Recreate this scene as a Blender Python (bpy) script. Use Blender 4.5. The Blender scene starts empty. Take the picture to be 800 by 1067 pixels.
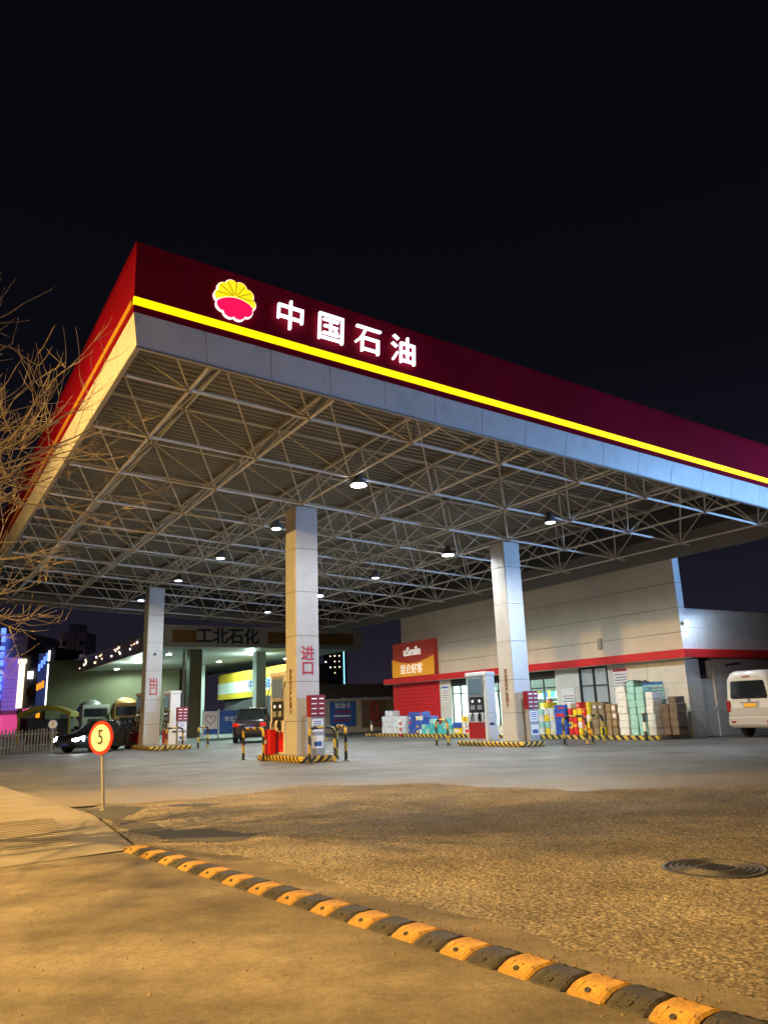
import bpy, math, random
from mathutils import Vector, Matrix
R = math.radians
rnd = random.Random(7)
sc = bpy.context.scene
C = bpy.context.collection

# ------------------------------------------------------------------ camera
cd = bpy.data.cameras.new('camera'); cam = bpy.data.objects.new('camera', cd); C.objects.link(cam)
cd.sensor_fit = 'HORIZONTAL'; cd.sensor_width = 36.0; cd.lens = 36.0 * 798.08 / 800.0
cd.clip_start = 0.05; cd.clip_end = 3000
PITCH, ROLL, YAW = .2564, -.0351, .5578
fh = Vector((math.sin(YAW), math.cos(YAW), 0)); rh = Vector((math.cos(YAW), -math.sin(YAW), 0)); zz = Vector((0, 0, 1))
fwd = math.cos(PITCH) * fh + math.sin(PITCH) * zz; upv = -math.sin(PITCH) * fh + math.cos(PITCH) * zz
rt = math.cos(ROLL) * rh + math.sin(ROLL) * upv; up2 = -math.sin(ROLL) * rh + math.cos(ROLL) * upv
m = Matrix((rt, up2, -fwd)).transposed().to_4x4(); m.translation = Vector((0, 0, 1.25)); cam.matrix_world = m
sc.camera = cam

# ------------------------------------------------------------------ night sky
w = bpy.data.worlds.new('World'); sc.world = w; w.use_nodes = True
nt = w.node_tree; nt.nodes.clear()
wo = nt.nodes.new('ShaderNodeOutputWorld'); bg = nt.nodes.new('ShaderNodeBackground'); bg2 = nt.nodes.new('ShaderNodeBackground'); ad = nt.nodes.new('ShaderNodeAddShader')
sky = nt.nodes.new('ShaderNodeTexSky'); sky.sky_type = 'NISHITA'; sky.sun_disc = False; sky.sun_elevation = R(-9); sky.sun_rotation = R(250)
bg2.inputs[1].default_value = 0.01; nt.links.new(sky.outputs[0], bg2.inputs[0])
tc = nt.nodes.new('ShaderNodeTexCoord'); sx = nt.nodes.new('ShaderNodeSeparateXYZ'); cr = nt.nodes.new('ShaderNodeValToRGB')
nt.links.new(tc.outputs['Generated'], sx.inputs[0]); nt.links.new(sx.outputs[2], cr.inputs[0]); nt.links.new(cr.outputs[0], bg.inputs[0])
e = cr.color_ramp.elements; e[0].position = 0.0; e[0].color = (.022, .0175, .030, 1); e[1].position = .62; e[1].color = (.0022, .0023, .0034, 1)
for p_, c_ in ((.10, (.0115, .0105, .0190, 1)), (.24, (.0062, .0062, .0115, 1)), (.4, (.0033, .0035, .0062, 1))):
    k = e.new(p_); k.color = c_
nt.links.new(bg.outputs[0], ad.inputs[0]); nt.links.new(bg2.outputs[0], ad.inputs[1]); nt.links.new(ad.outputs[0], wo.inputs[0])
sd = bpy.data.lights.new('moon', 'SUN'); sd.energy = .012; sd.angle = R(.5); sd.color = (.8, .88, 1)
so = bpy.data.objects.new('moon', sd); C.objects.link(so); so.rotation_euler = (R(50), 0, R(-40))
vs = sc.view_settings; vs.view_transform = 'Standard'; vs.look = 'None'; vs.exposure = 0; vs.gamma = 1; vs.use_curve_mapping = False
sc.cycles.use_denoising = True; sc.cycles.max_bounces = 6; sc.cycles.sample_clamp_indirect = 4

# ------------------------------------------------------------------ materials
def nodes(name):
    mt = bpy.data.materials.new(name); mt.use_nodes = True
    t = mt.node_tree; b = t.nodes['Principled BSDF']
    return mt, t, b, (lambda k: t.nodes.new('ShaderNode' + k)), t.links.new
def M(name, col, rough=.6, metal=0., var=0., vs=2., bump=0., bs=60., es=0., ec=None, coat=0., spec=.5, dirt=0., rv=0.):
    mt, t, b, N, L = nodes(name)
    b.inputs['Base Color'].default_value = (*col, 1); b.inputs['Roughness'].default_value = rough; b.inputs['Metallic'].default_value = metal
    b.inputs['Specular IOR Level'].default_value = spec; b.inputs['Coat Weight'].default_value = coat
    if es: b.inputs['Emission Color'].default_value = (*(ec or col), 1); b.inputs['Emission Strength'].default_value = es
    if var or bump or dirt or rv: tcx = N('TexCoord')
    src = None
    if var or dirt:
        n = N('TexNoise'); n.inputs['Scale'].default_value = vs; n.inputs['Detail'].default_value = 6; L(tcx.outputs['Object'], n.inputs['Vector'])
        r = N('ValToRGB'); r.color_ramp.elements[0].position = .3; r.color_ramp.elements[1].position = .7
        r.color_ramp.elements[0].color = (*[c * (1 - var) for c in col], 1); r.color_ramp.elements[1].color = (*[min(1, c * (1 + var)) for c in col], 1)
        L(n.outputs[0], r.inputs[0]); src = r.outputs[0]
        if dirt:
            n2 = N('TexNoise'); n2.inputs['Scale'].default_value = vs * 2.3; n2.inputs['Detail'].default_value = 9; n2.inputs['Roughness'].default_value = .7; L(tcx.outputs['Object'], n2.inputs['Vector'])
            r2 = N('ValToRGB'); r2.color_ramp.elements[0].position = .5; r2.color_ramp.elements[1].position = .72; L(n2.outputs[0], r2.inputs[0])
            mx = N('MixRGB'); mx.inputs[2].default_value = (.10, .08, .06, 1); L(src, mx.inputs[1])
            mu = N('Math'); mu.operation = 'MULTIPLY'; mu.inputs[1].default_value = dirt; L(r2.outputs[0], mu.inputs[0]); L(mu.outputs[0], mx.inputs[0]); src = mx.outputs[0]
        L(src, b.inputs['Base Color'])
    if rv:
        n3 = N('TexNoise'); n3.inputs['Scale'].default_value = vs * 1.7; n3.inputs['Detail'].default_value = 5; L(tcx.outputs['Object'], n3.inputs['Vector'])
        mr = N('MapRange'); mr.inputs[1].default_value = .3; mr.inputs[2].default_value = .7; mr.inputs[3].default_value = rough - rv; mr.inputs[4].default_value = rough + rv
        L(n3.outputs[0], mr.inputs[0]); L(mr.outputs[0], b.inputs['Roughness'])
    if bump:
        nb = N('TexNoise'); nb.inputs['Scale'].default_value = bs; nb.inputs['Detail'].default_value = 4; L(tcx.outputs['Object'], nb.inputs['Vector'])
        bp = N('Bump'); bp.inputs['Strength'].default_value = bump; bp.inputs['Distance'].default_value = .01; L(nb.outputs[0], bp.inputs['Height']); L(bp.outputs[0], b.inputs['Normal'])
    return mt
def stripes(name, ca, cb, dirv, period, rough=.55, duty=.5, wear=.25):
    mt, t, b, N, L = nodes(name); tcx = N('TexCoord')
    d = N('VectorMath'); d.operation = 'DOT_PRODUCT'; d.inputs[1].default_value = dirv; L(tcx.outputs['Object'], d.inputs[0])
    dv = N('Math'); dv.operation = 'DIVIDE'; dv.inputs[1].default_value = period; L(d.outputs['Value'], dv.inputs[0])
    fr = N('Math'); fr.operation = 'FRACT'; L(dv.outputs[0], fr.inputs[0])
    gt = N('Math'); gt.operation = 'GREATER_THAN'; gt.inputs[1].default_value = duty; L(fr.outputs[0], gt.inputs[0])
    mx = N('MixRGB'); mx.inputs[1].default_value = (*ca, 1); mx.inputs[2].default_value = (*cb, 1); L(gt.outputs[0], mx.inputs[0])
    n = N('TexNoise'); n.inputs['Scale'].default_value = 9; n.inputs['Detail'].default_value = 8; L(tcx.outputs['Object'], n.inputs['Vector'])
    r = N('ValToRGB'); r.color_ramp.elements[0].position = .48; r.color_ramp.elements[1].position = .7; L(n.outputs[0], r.inputs[0])
    mu = N('Math'); mu.operation = 'MULTIPLY'; mu.inputs[1].default_value = wear; L(r.outputs[0], mu.inputs[0])
    m2 = N('MixRGB'); m2.inputs[2].default_value = (.16, .13, .1, 1); L(mu.outputs[0], m2.inputs[0]); L(mx.outputs[0], m2.inputs[1]); L(m2.outputs[0], b.inputs['Base Color'])
    b.inputs['Roughness'].default_value = rough
    return mt

MT = {}
def mk(k, *a, **kw): MT[k] = M(k, *a, **kw)
mk('red_panel', (.23, .0035, .018), .55, var=.12, vs=.7, rv=.08, spec=.03)
mk('white_panel', (.62, .63, .65), .42, var=.06, vs=1.1, dirt=.22, rv=.06)
mk('pillar_panel', (.48, .48, .48), .34, var=.05, vs=1.3, dirt=.16, rv=.08)
mk('joint_dark', (.05, .05, .05), .8)
mk('yellow_glow', (.9, .7, .02), .4, es=1.25, ec=(1, .78, 0))
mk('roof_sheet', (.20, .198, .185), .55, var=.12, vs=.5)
mk('steel_white', (.66, .66, .64), .45, var=.1, vs=1.5, dirt=.2)
mk('steel_grey', (.32, .32, .31), .5, metal=.2, var=.1)
mk('lamp_body', (.10, .10, .11), .5)
mk('led_bright', (1, 1, 1), es=60, ec=(.93, .97, 1))
mk('led_dim', (1, 1, 1), es=9, ec=(.85, .94, 1))
mk('letter_white', (.9, .9, .95), es=1.7, ec=(.86, .95, 1))
mk('logo_yellow', (.9, .7, .02), es=1.1, ec=(1, .74, .005))
mk('logo_red', (.8, .02, .06), es=.95, ec=(.95, .004, .10))
mk('logo_rim', (.9, .9, .95), es=1.0, ec=(1, .95, .93))
mk('logo_line', (.15, .06, .02), .6)
mk('black_plastic', (.02, .02, .022), .5)
mk('rubber', (.025, .025, .026), .75, var=.25, vs=8, bump=.4, bs=120)
mk('hump_black', (.034, .030, .026), .6, var=.45, vs=11, bump=.6, bs=90, dirt=.55)
mk('hump_yellow', (.42, .23, .035), .66, var=.4, vs=11, bump=.6, bs=90, dirt=.9)
mk('iron', (.085, .08, .075), .5, metal=.5, var=.3, vs=10, bump=.4, bs=80)
mk('white_paint', (.75, .75, .73), .45, var=.04)
mk('store_panel', (.66, .61, .50), .38, var=.06, vs=.8, dirt=.12, rv=.08)
mk('store_lower', (.60, .58, .53), .5, var=.06, vs=1.2, dirt=.2)
mk('band_red', (.55, .02, .02), .38, var=.08, rv=.05)
mk('shutter_red', (.50, .012, .015), .45, var=.08)
mk('sign_red', (.34, .028, .014), .45, es=.14, ec=(.5, .05, .02))
mk('sign_orange', (.75, .33, .02), .45, es=.20, ec=(.8, .32, .02))
mk('sign_letters', (.85, .82, .74), .5, es=.55, ec=(.9, .85, .75))
mk('dark_frame', (.02, .02, .022), .4)
mk('glass_dark', (.015, .018, .02), .08, spec=.8)
mk('glass_cool', (.30, .36, .40), .12, es=.16, ec=(.5, .72, .85))
mk('interior', (.78, .85, .82), .6, var=.05)
mk('poster_white', (.75, .75, .75), .5)
mk('poster_blue', (.04, .13, .45), .4, var=.25, vs=3)
mk('text_red', (.42, .02, .03), .5)
mk('text_brown', (.20, .08, .03), .6)
mk('text_dark', (.03, .04, .07), .5)
mk('text_white', (.85, .85, .85), .5)
mk('text_blue', (.03, .09, .30), .5)
mk('maroon', (.22, .012, .02), .35)
mk('pump_white', (.70, .70, .69), .3, var=.05, rv=.05)
mk('pump_grey', (.30, .31, .33), .4)
mk('pump_red', (.55, .015, .015), .35)
mk('screen', (.10, .14, .17), .15, es=.09, ec=(.5, .75, .9))
mk('dial', (.9, .9, .9), .3, es=.7, ec=(.9, .97, 1))
mk('car_black', (.006, .006, .008), .18, coat=.6, spec=.6)
mk('suv_brown', (.028, .022, .022), .2, coat=.6)
mk('van_white', (.66, .65, .62), .28, coat=.5, var=.03)
mk('van_lower', (.46, .44, .42), .35, coat=.2)
mk('chrome', (.8, .8, .82), .2, metal=.9)
mk('rim_metal', (.72, .72, .74), .38, metal=.55)
mk('headlight', (.9, .95, 1), es=45, ec=(.85, .93, 1))
mk('lamp_red', (.35, .01, .01), .2, es=.35, ec=(1, .03, .02))
mk('lamp_red_off', (.30, .012, .012), .18, coat=.5)
mk('plate_yellow', (.75, .38, .02), .4, es=.15, ec=(1, .5, .02))
mk('plate_blue', (.03, .08, .4), .4)
mk('sign_face', (.78, .76, .70), .35)
mk('sign_ring', (.55, .03, .02), .35)
mk('bark', (.28, .225, .165), .8, var=.3, vs=6, bump=.6, bs=40)
mk('bark_twig', (.42, .34, .24), .8, var=.25, vs=5)
mk('wall_olive', (.21, .19, .11), .75, var=.12, vs=.3)
mk('wall_dark', (.06, .055, .06), .8, var=.1, vs=.3)
mk('wall_beige', (.42, .39, .33), .7, var=.1, vs=.6, dirt=.2)
mk('wall_mauve', (.62, .52, .56), .8, var=.1, vs=.3)
mk('canopy_white', (.52, .55, .52), .5, var=.05, vs=.4)
mk('canopy_fascia', (.58, .56, .50), .5, var=.08, vs=.4)
mk('fascia_gold', (.30, .17, .03), .5)
mk('canopy_red', (.62, .36, .28), .5)
mk('column_white', (.60, .64, .62), .5)
mk('hoard_yellow', (.62, .43, .03), .5, var=.06)
mk('hoard_white', (.62, .66, .62), .5, var=.05)
mk('lit_warm', (1, .8, .5), es=2.0, ec=(1, .80, .5))
mk('lit_white', (1, 1, 1), es=3.0, ec=(.95, .97, 1))
mk('lit_cyan', (.4, .9, 1), es=1.5, ec=(.30, .80, 1))
mk('neon_blue', (.1, .2, 1), es=2.6, ec=(.10, .20, 1))
mk('neon_purple', (.3, .12, .7), es=.42, ec=(.42, .22, 1))
mk('neon_pink', (.9, .1, .35), es=.7, ec=(1, .10, .35))
mk('neon_orange', (1, .35, .02), es=1.3, ec=(1, .34, .02))
mk('screen_blue', (.05, .08, .2), es=.10, ec=(.2, .3, 1))
mk('yellow_paint', (.45, .32, .02), .5, var=.1)
mk('truck_orange', (.32, .15, .04), .5, var=.15)
mk('truck_grey', (.28, .25, .22), .5, var=.15)
mk('pet_clear', (.62, .68, .74), .25, var=.2, vs=9)
mk('box_blue', (.03, .09, .42), .45, var=.25, vs=6)
mk('box_teal', (.06, .42, .46), .5, var=.2, vs=6)
mk('box_teal_pale', (.30, .56, .50), .55, var=.18, vs=7)
mk('box_white', (.66, .66, .62), .55, var=.12, vs=6)
mk('box_red', (.62, .025, .03), .5, var=.2, vs=6)
mk('box_yellow', (.72, .52, .02), .5, var=.2, vs=6)
mk('carton', (.30, .20, .10), .75, var=.2, vs=5)
mk('carton_dark', (.13, .09, .06), .8, var=.2, vs=5)
mk('ext_red', (.6, .012, .01), .35, es=.05)
mk('galv', (.42, .40, .36), .5, metal=.3, var=.1, vs=8)
mk('picket', (.16, .13, .10), .75, var=.3, vs=3)
mk('grass_dark', (.05, .05, .03), .9)
mk('pebble', (.22, .17, .12), .9, var=.3, vs=10)
MT['kerb_stripe'] = stripes('kerb_stripe', (.012, .012, .012), (.62, .40, .03), (1, 1, -1.15), .235, wear=.4)
MT['kerb_fine'] = stripes('kerb_fine', (.012, .012, .012), (.60, .42, .05), (0, 1, -1), .36, wear=.35)
MT['hoop'] = stripes('hoop', (.012, .012, .012), (.50, .33, .03), (1, 0, 1.0), .46, duty=.5, wear=.35)
MT['post_rw'] = stripes('post_rw', (.5, .02, .02), (.7, .7, .68), (0, 0, 1), .3)
MT['post_bw'] = stripes('post_bw', (.02, .02, .02), (.7, .68, .55), (0, 0, 1), .62)

def ground_mat(name, kind):
    mt, t, b, N, L = nodes(name); tcx = N('TexCoord'); P = tcx.outputs['Object']
    def noise(s, d=6, r=.6, vec=P):
        n = N('TexNoise'); n.inputs['Scale'].default_value = s; n.inputs['Detail'].default_value = d; n.inputs['Roughness'].default_value = r; L(vec, n.inputs['Vector']); return n.outputs[0]
    def ramp(v, stops):
        r = N('ValToRGB'); el = r.color_ramp.elements
        el[0].position, el[0].color = stops[0][0], (*stops[0][1], 1); el[1].position, el[1].color = stops[-1][0], (*stops[-1][1], 1)
        for p_, c_ in stops[1:-1]: q = el.new(p_); q.color = (*c_, 1)
        L(v, r.inputs[0]); return r.outputs[0]
    def mix(f, a, c, mode='MIX'):
        x = N('MixRGB'); x.blend_type = mode
        for i, s in ((0, f), (1, a), (2, c)):
            if isinstance(s, (int, float)): x.inputs[i].default_value = s
            elif isinstance(s, tuple): x.inputs[i].default_value = (*s, 1)
            else: L(s, x.inputs[i])
        return x.outputs[0]
    mp = N('Mapping'); mp.vector_type = 'TEXTURE'; mp.inputs['Scale'].default_value = (4.5, .85, 1); mp.inputs['Rotation'].default_value = (0, 0, R(-36)); L(P, mp.inputs['Vector'])
    if kind == 'street':
        c = ramp(noise(.9, 8), ((.25, (.135, .112, .082)), (.5, (.205, .172, .13)), (.78, (.30, .258, .2))))
        st = ramp(noise(1.3, 6, .55, mp.outputs[0]), ((.36, (.70, .69, .67)), (.64, (1.2, 1.2, 1.2)))); c = mix(1.0, c, st, 'MULTIPLY')
        sp = ramp(noise(95, 3, .7), ((.30, (.55, .55, .55)), (.46, (1, 1, 1)), (.78, (1.18, 1.18, 1.18)))); c = mix(.75, c, sp, 'MULTIPLY')
        s2 = ramp(noise(24, 5, .7), ((.33, (.62, .6, .58)), (.5, (1, 1, 1)), (.72, (1.28, 1.26, 1.22)))); c = mix(.55, c, s2, 'MULTIPLY')
        s3 = ramp(noise(3.2, 7, .65), ((.38, (.68, .66, .64)), (.55, (1, 1, 1)), (.7, (1.22, 1.2, 1.16)))); c = mix(.7, c, s3, 'MULTIPLY')
        h = noise(70, 8, .75); hs, rough = .6, .86
    elif kind == 'apron':
        v = N('TexVoronoi'); v.inputs['Scale'].default_value = 34; L(P, v.inputs['Vector'])
        v2 = N('TexVoronoi'); v2.inputs['Scale'].default_value = 13; L(P, v2.inputs['Vector'])
        c = ramp(noise(1.1, 9, .65), ((.28, (.20, .17, .128)), (.5, (.32, .278, .212)), (.75, (.44, .39, .305))))
        cells = ramp(v.outputs['Distance'], ((.0, (1.2, 1.18, 1.15)), (.4, (1, 1, 1)), (.75, (.55, .53, .5)))); c = mix(.8, c, cells, 'MULTIPLY')
        sc_ = N('SeparateColor'); v3 = N('TexVoronoi'); v3.inputs['Scale'].default_value = 58; L(P, v3.inputs['Vector']); L(v3.outputs['Color'], sc_.inputs[0])
        agg = ramp(sc_.outputs[0], ((.0, (.28, .26, .24)), (.16, (.72, .70, .66)), (.7, (1.05, 1.03, 1.0)), (1.0, (1.75, 1.7, 1.6)))); c = mix(.85, c, agg, 'MULTIPLY')
        big = ramp(noise(.45, 5), ((.35, (.6, .58, .55)), (.62, (1.1, 1.1, 1.1)))); c = mix(.9, c, big, 'MULTIPLY')
        iv = N('Math'); iv.operation = 'SUBTRACT'; iv.inputs[0].default_value = 1; L(v.outputs['Distance'], iv.inputs[1])
        a2 = N('Math'); a2.operation = 'SUBTRACT'; L(iv.outputs[0], a2.inputs[0]); L(v2.outputs['Distance'], a2.inputs[1])
        a3 = N('Math'); a3.operation = 'ADD'; L(a2.outputs[0], a3.inputs[0]); L(noise(60, 6, .7), a3.inputs[1]); h = a3.outputs[0]; hs, rough = .95, .85
    elif kind == 'forecourt':
        c = ramp(noise(.35, 9, .62), ((.28, (.066, .065, .063)), (.5, (.108, .107, .105)), (.74, (.165, .164, .162))))
        st = ramp(noise(.7, 6, .6, mp.outputs[0]), ((.35, (.72, .72, .72)), (.66, (1.15, 1.15, 1.15)))); c = mix(.9, c, st, 'MULTIPLY')
        br = N('TexBrick'); br.offset = 0; br.inputs['Scale'].default_value = 1; br.inputs['Brick Width'].default_value = 5; br.inputs['Row Height'].default_value = 4; br.inputs['Mortar Size'].default_value = .018; br.inputs['Mortar Smooth'].default_value = .2
        br.inputs['Color1'].default_value = (1, 1, 1, 1); br.inputs['Color2'].default_value = (.88, .88, .88, 1); br.inputs['Mortar'].default_value = (.45, .43, .4, 1); L(P, br.inputs['Vector']); c = mix(.8, c, br.outputs[0], 'MULTIPLY')
        sm = ramp(noise(.55, 4, .5), ((.60, (1, 1, 1)), (.68, (.55, .54, .52)))); c = mix(.8, c, sm, 'MULTIPLY')
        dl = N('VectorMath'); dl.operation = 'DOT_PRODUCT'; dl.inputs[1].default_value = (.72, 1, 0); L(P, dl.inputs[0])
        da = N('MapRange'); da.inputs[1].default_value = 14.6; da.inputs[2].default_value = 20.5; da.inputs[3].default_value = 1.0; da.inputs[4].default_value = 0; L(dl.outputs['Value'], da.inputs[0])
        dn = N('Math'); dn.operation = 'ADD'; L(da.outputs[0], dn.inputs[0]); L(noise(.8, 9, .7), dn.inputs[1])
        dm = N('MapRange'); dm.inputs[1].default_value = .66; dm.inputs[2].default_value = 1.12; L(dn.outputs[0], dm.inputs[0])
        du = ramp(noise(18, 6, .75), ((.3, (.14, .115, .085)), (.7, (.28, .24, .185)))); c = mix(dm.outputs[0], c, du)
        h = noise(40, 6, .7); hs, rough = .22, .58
    elif kind == 'slab':
        c = ramp(noise(1.2, 8), ((.25, (.15, .132, .108)), (.5, (.225, .20, .168)), (.75, (.30, .27, .23))))
        h = noise(60, 6, .7); hs, rough = .3, .8
    else:
        c = ramp(noise(.2, 8), ((.3, (.05, .048, .045)), (.7, (.085, .08, .074)))); h = noise(30, 6); hs, rough = .3, .85
    L(c, b.inputs['Base Color'])
    rr = N('MapRange'); rr.inputs[1].default_value = .3; rr.inputs[2].default_value = .7; rr.inputs[3].default_value = rough - .14; rr.inputs[4].default_value = min(1, rough + .12); L(noise(.8, 6), rr.inputs[0]); L(rr.outputs[0], b.inputs['Roughness'])
    bp = N('Bump'); bp.inputs['Strength'].default_value = hs; bp.inputs['Distance'].default_value = .02; L(h, bp.inputs['Height']); L(bp.outputs[0], b.inputs['Normal'])
    MT[name] = mt
for n_, k_ in (('g_street', 'street'), ('g_apron', 'apron'), ('g_forecourt', 'forecourt'), ('g_slab', 'slab'), ('g_far', 'far')): ground_mat(n_, k_)

# ------------------------------------------------------------------ builders
class MB:
    def __init__(s): s.v = []; s.f = []; s.sm = []
    def add(s, vs_, fs, smooth=False):
        o = len(s.v); s.v += [tuple(v) for v in vs_]; s.f += [tuple(i + o for i in f) for f in fs]; s.sm += [smooth] * len(fs); return s
    def box(s, x0, x1, y0, y1, z0, z1, bev=0.):
        b = min(bev, (x1 - x0) * .45, (y1 - y0) * .45, (z1 - z0) * .45)
        if b <= 0:
            return s.add([(x0, y0, z0), (x1, y0, z0), (x1, y1, z0), (x0, y1, z0), (x0, y0, z1), (x1, y0, z1), (x1, y1, z1), (x0, y1, z1)],
                         [(3, 2, 1, 0), (4, 5, 6, 7), (0, 1, 5, 4), (1, 2, 6, 5), (2, 3, 7, 6), (3, 0, 4, 7)])
        def ring(i, z): # chamfered corners in plan
            return [(x0 + i, y0 + i + b, z), (x0 + i + b, y0 + i, z), (x1 - i - b, y0 + i, z), (x1 - i, y0 + i + b, z), (x1 - i, y1 - i - b, z), (x1 - i - b, y1 - i, z), (x0 + i + b, y1 - i, z), (x0 + i, y1 - i - b, z)]
        h = b * .7
        rings = [ring(h * .5, z0), ring(0, z0 + h), ring(0, z1 - h), ring(h * .5, z1)]
        vs_ = sum(rings, []); fs = [tuple(range(7, -1, -1)), tuple(range(24, 32))]
        for k in range(3):
            for i in range(8): fs.append((k * 8 + i, k * 8 + (i + 1) % 8, k * 8 + 8 + (i + 1) % 8, k * 8 + 8 + i))
        return s.add(vs_, fs)
    def tube(s, pts, rs, n=8, cap=True, smooth=True):
        pts = [Vector(p) for p in pts]
        if isinstance(rs, (int, float)): rs = [rs] * len(pts)
        d0 = (pts[1] - pts[0]).normalized(); a = d0.orthogonal().normalized(); vs_ = []
        for i, p in enumerate(pts):
            d = (pts[min(i + 1, len(pts) - 1)] - pts[max(i - 1, 0)]).normalized()
            a = (a - d * a.dot(d)).normalized(); b = d.cross(a)
            for k in range(n):
                t = 2 * math.pi * k / n; vs_.append(p + (a * math.cos(t) + b * math.sin(t)) * rs[i])
        fs = []
        for i in range(len(pts) - 1):
            for k in range(n): fs.append((i * n + k, i * n + (k + 1) % n, i * n + n + (k + 1) % n, i * n + n + k))
        s.add(vs_, fs, smooth)
        if cap: s.add(vs_[:n], [tuple(range(n - 1, -1, -1))]); s.add(vs_[-n:], [tuple(range(n))])
        return s
    def lathe(s, prof, n=16, c=(0, 0, 0), axis='z', smooth=True):
        vs_ = []
        for (r, h) in prof:
            for k in range(n):
                t = 2 * math.pi * k / n; x, y, z = r * math.cos(t), r * math.sin(t), h
                if axis == 'x': x, y, z = h, r * math.cos(t), r * math.sin(t)
                if axis == 'y': x, y, z = r * math.sin(t), h, r * math.cos(t)
                vs_.append((c[0] + x, c[1] + y, c[2] + z))
        fs = []
        for i in range(len(prof) - 1):
            for k in range(n): fs.append((i * n + k, i * n + (k + 1) % n, i * n + n + (k + 1) % n, i * n + n + k))
        s.add(vs_, fs, smooth); s.add(vs_[:n], [tuple(range(n - 1, -1, -1))]); s.add(vs_[-n:], [tuple(range(n))]); return s
    def prism(s, poly, z0, z1, f=lambda x, y, z: (x, y, z)):
        n = len(poly); vs_ = [f(x, y, z0) for x, y in poly] + [f(x, y, z1) for x, y in poly]
        fs = [tuple(range(n - 1, -1, -1)), tuple(range(n, 2 * n))] + [(i, (i + 1) % n, n + (i + 1) % n, n + i) for i in range(n)]
        return s.add(vs_, fs)
    def loft(s, secs, smooth=True, cap=True):
        n = len(secs[0]); vs_ = sum([list(q) for q in secs], []); fs = []
        for i in range(len(secs) - 1):
            for k in range(n): fs.append((i * n + k, i * n + (k + 1) % n, i * n + n + (k + 1) % n, i * n + n + k))
        s.add(vs_, fs, smooth)
        if cap: s.add(secs[0], [tuple(range(n - 1, -1, -1))]); s.add(secs[-1], [tuple(range(n))])
        return s
    def mesh(s, name, mat):
        me = bpy.data.meshes.new(name); me.from_pydata(s.v, [], s.f); me.polygons.foreach_set('use_smooth', s.sm)
        if mat: me.materials.append(MT[mat])
        me.validate(); me.update(); return me
    def build(s, name, mat, parent=None, world=False):
        me = s.mesh(name, mat); o = bpy.data.objects.new(name, me); C.objects.link(o)
        if parent:
            o.parent = parent
            if world:
                l = Vector((0, 0, 0)); p = parent
                while p: l += p.location; p = p.parent
                me.transform(Matrix.Translation(-l))
        return o
def tag(o, label=None, cat=None, group=None, kind=None):
    if label: o['label'] = label
    if cat: o['category'] = cat
    if group: o['group'] = group
    if kind: o['kind'] = kind
    return o
def thing(name, label, cat, loc=(0, 0, 0), rz=0, group=None):
    o = bpy.data.objects.new(name, None); C.objects.link(o); o.location = loc; o.rotation_euler = (0, 0, rz); o.empty_display_size = .3
    return tag(o, label, cat, group)
def inst(name, me, parent, loc=(0, 0, 0), rot=None, scale=None):
    o = bpy.data.objects.new(name, me); C.objects.link(o); o.parent = parent; o.location = loc
    if rot: o.rotation_euler = rot
    if scale: o.scale = scale
    return o
def copy_tree(o, parent=None):
    c = o.copy(); C.objects.link(c); c.parent = parent
    for ch in list(o.children): copy_tree(ch, c)
    return c
def dup(o, loc, rz, label, group=None):
    c = copy_tree(o); c.location = loc; c.rotation_euler = (0, 0, rz); c['label'] = label
    if group: c['group'] = group
    return c
def text(name, body, size, mat, parent, loc, rot, ext=.01, off=0., align='CENTER', sx_=1.0, vertical=False):
    cu = bpy.data.curves.new(name, 'FONT'); cu.body = '\n'.join(body) if vertical else body; cu.size = size; cu.extrude = ext; cu.offset = off; cu.align_x = align; cu.align_y = 'CENTER'; cu.resolution_u = 3
    if vertical: cu.space_line = .95
    o = bpy.data.objects.new(name, cu); C.objects.link(o); bpy.context.view_layer.update()
    me = bpy.data.meshes.new_from_object(o.evaluated_get(bpy.context.evaluated_depsgraph_get())); me.name = name
    bpy.data.objects.remove(o); bpy.data.curves.remove(cu)
    me.materials.clear(); me.materials.append(MT[mat])
    q = inst(name, me, parent, loc, rot, (sx_, 1, 1)); return q
FY = (R(90), 0, 0)            # faces -Y
FX = (R(90), 0, R(-90))       # faces -X
def light(name, kind, loc, energy, color, parent=None, aim=None, size=.2, spot=R(150), blend=.5):
    d = bpy.data.lights.new(name, kind); d.energy = energy; d.color = color
    if kind == 'SPOT': d.spot_size = spot; d.spot_blend = blend; d.shadow_soft_size = size
    elif kind == 'POINT': d.shadow_soft_size = size
    elif kind == 'AREA': d.shape = 'RECTANGLE'; d.size, d.size_y = size
    o = bpy.data.objects.new(name, d); C.objects.link(o); o.location = loc
    if parent: o.parent = parent
    if aim: o.rotation_euler = Vector(aim).to_track_quat('-Z', 'Y').to_euler()
    return o
def sheet(name, poly, z, mat):
    o = MB().add([(x, y, z) for x, y in poly], [tuple(range(len(poly)))]).build(name, mat); tag(o, kind='structure'); return o

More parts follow.
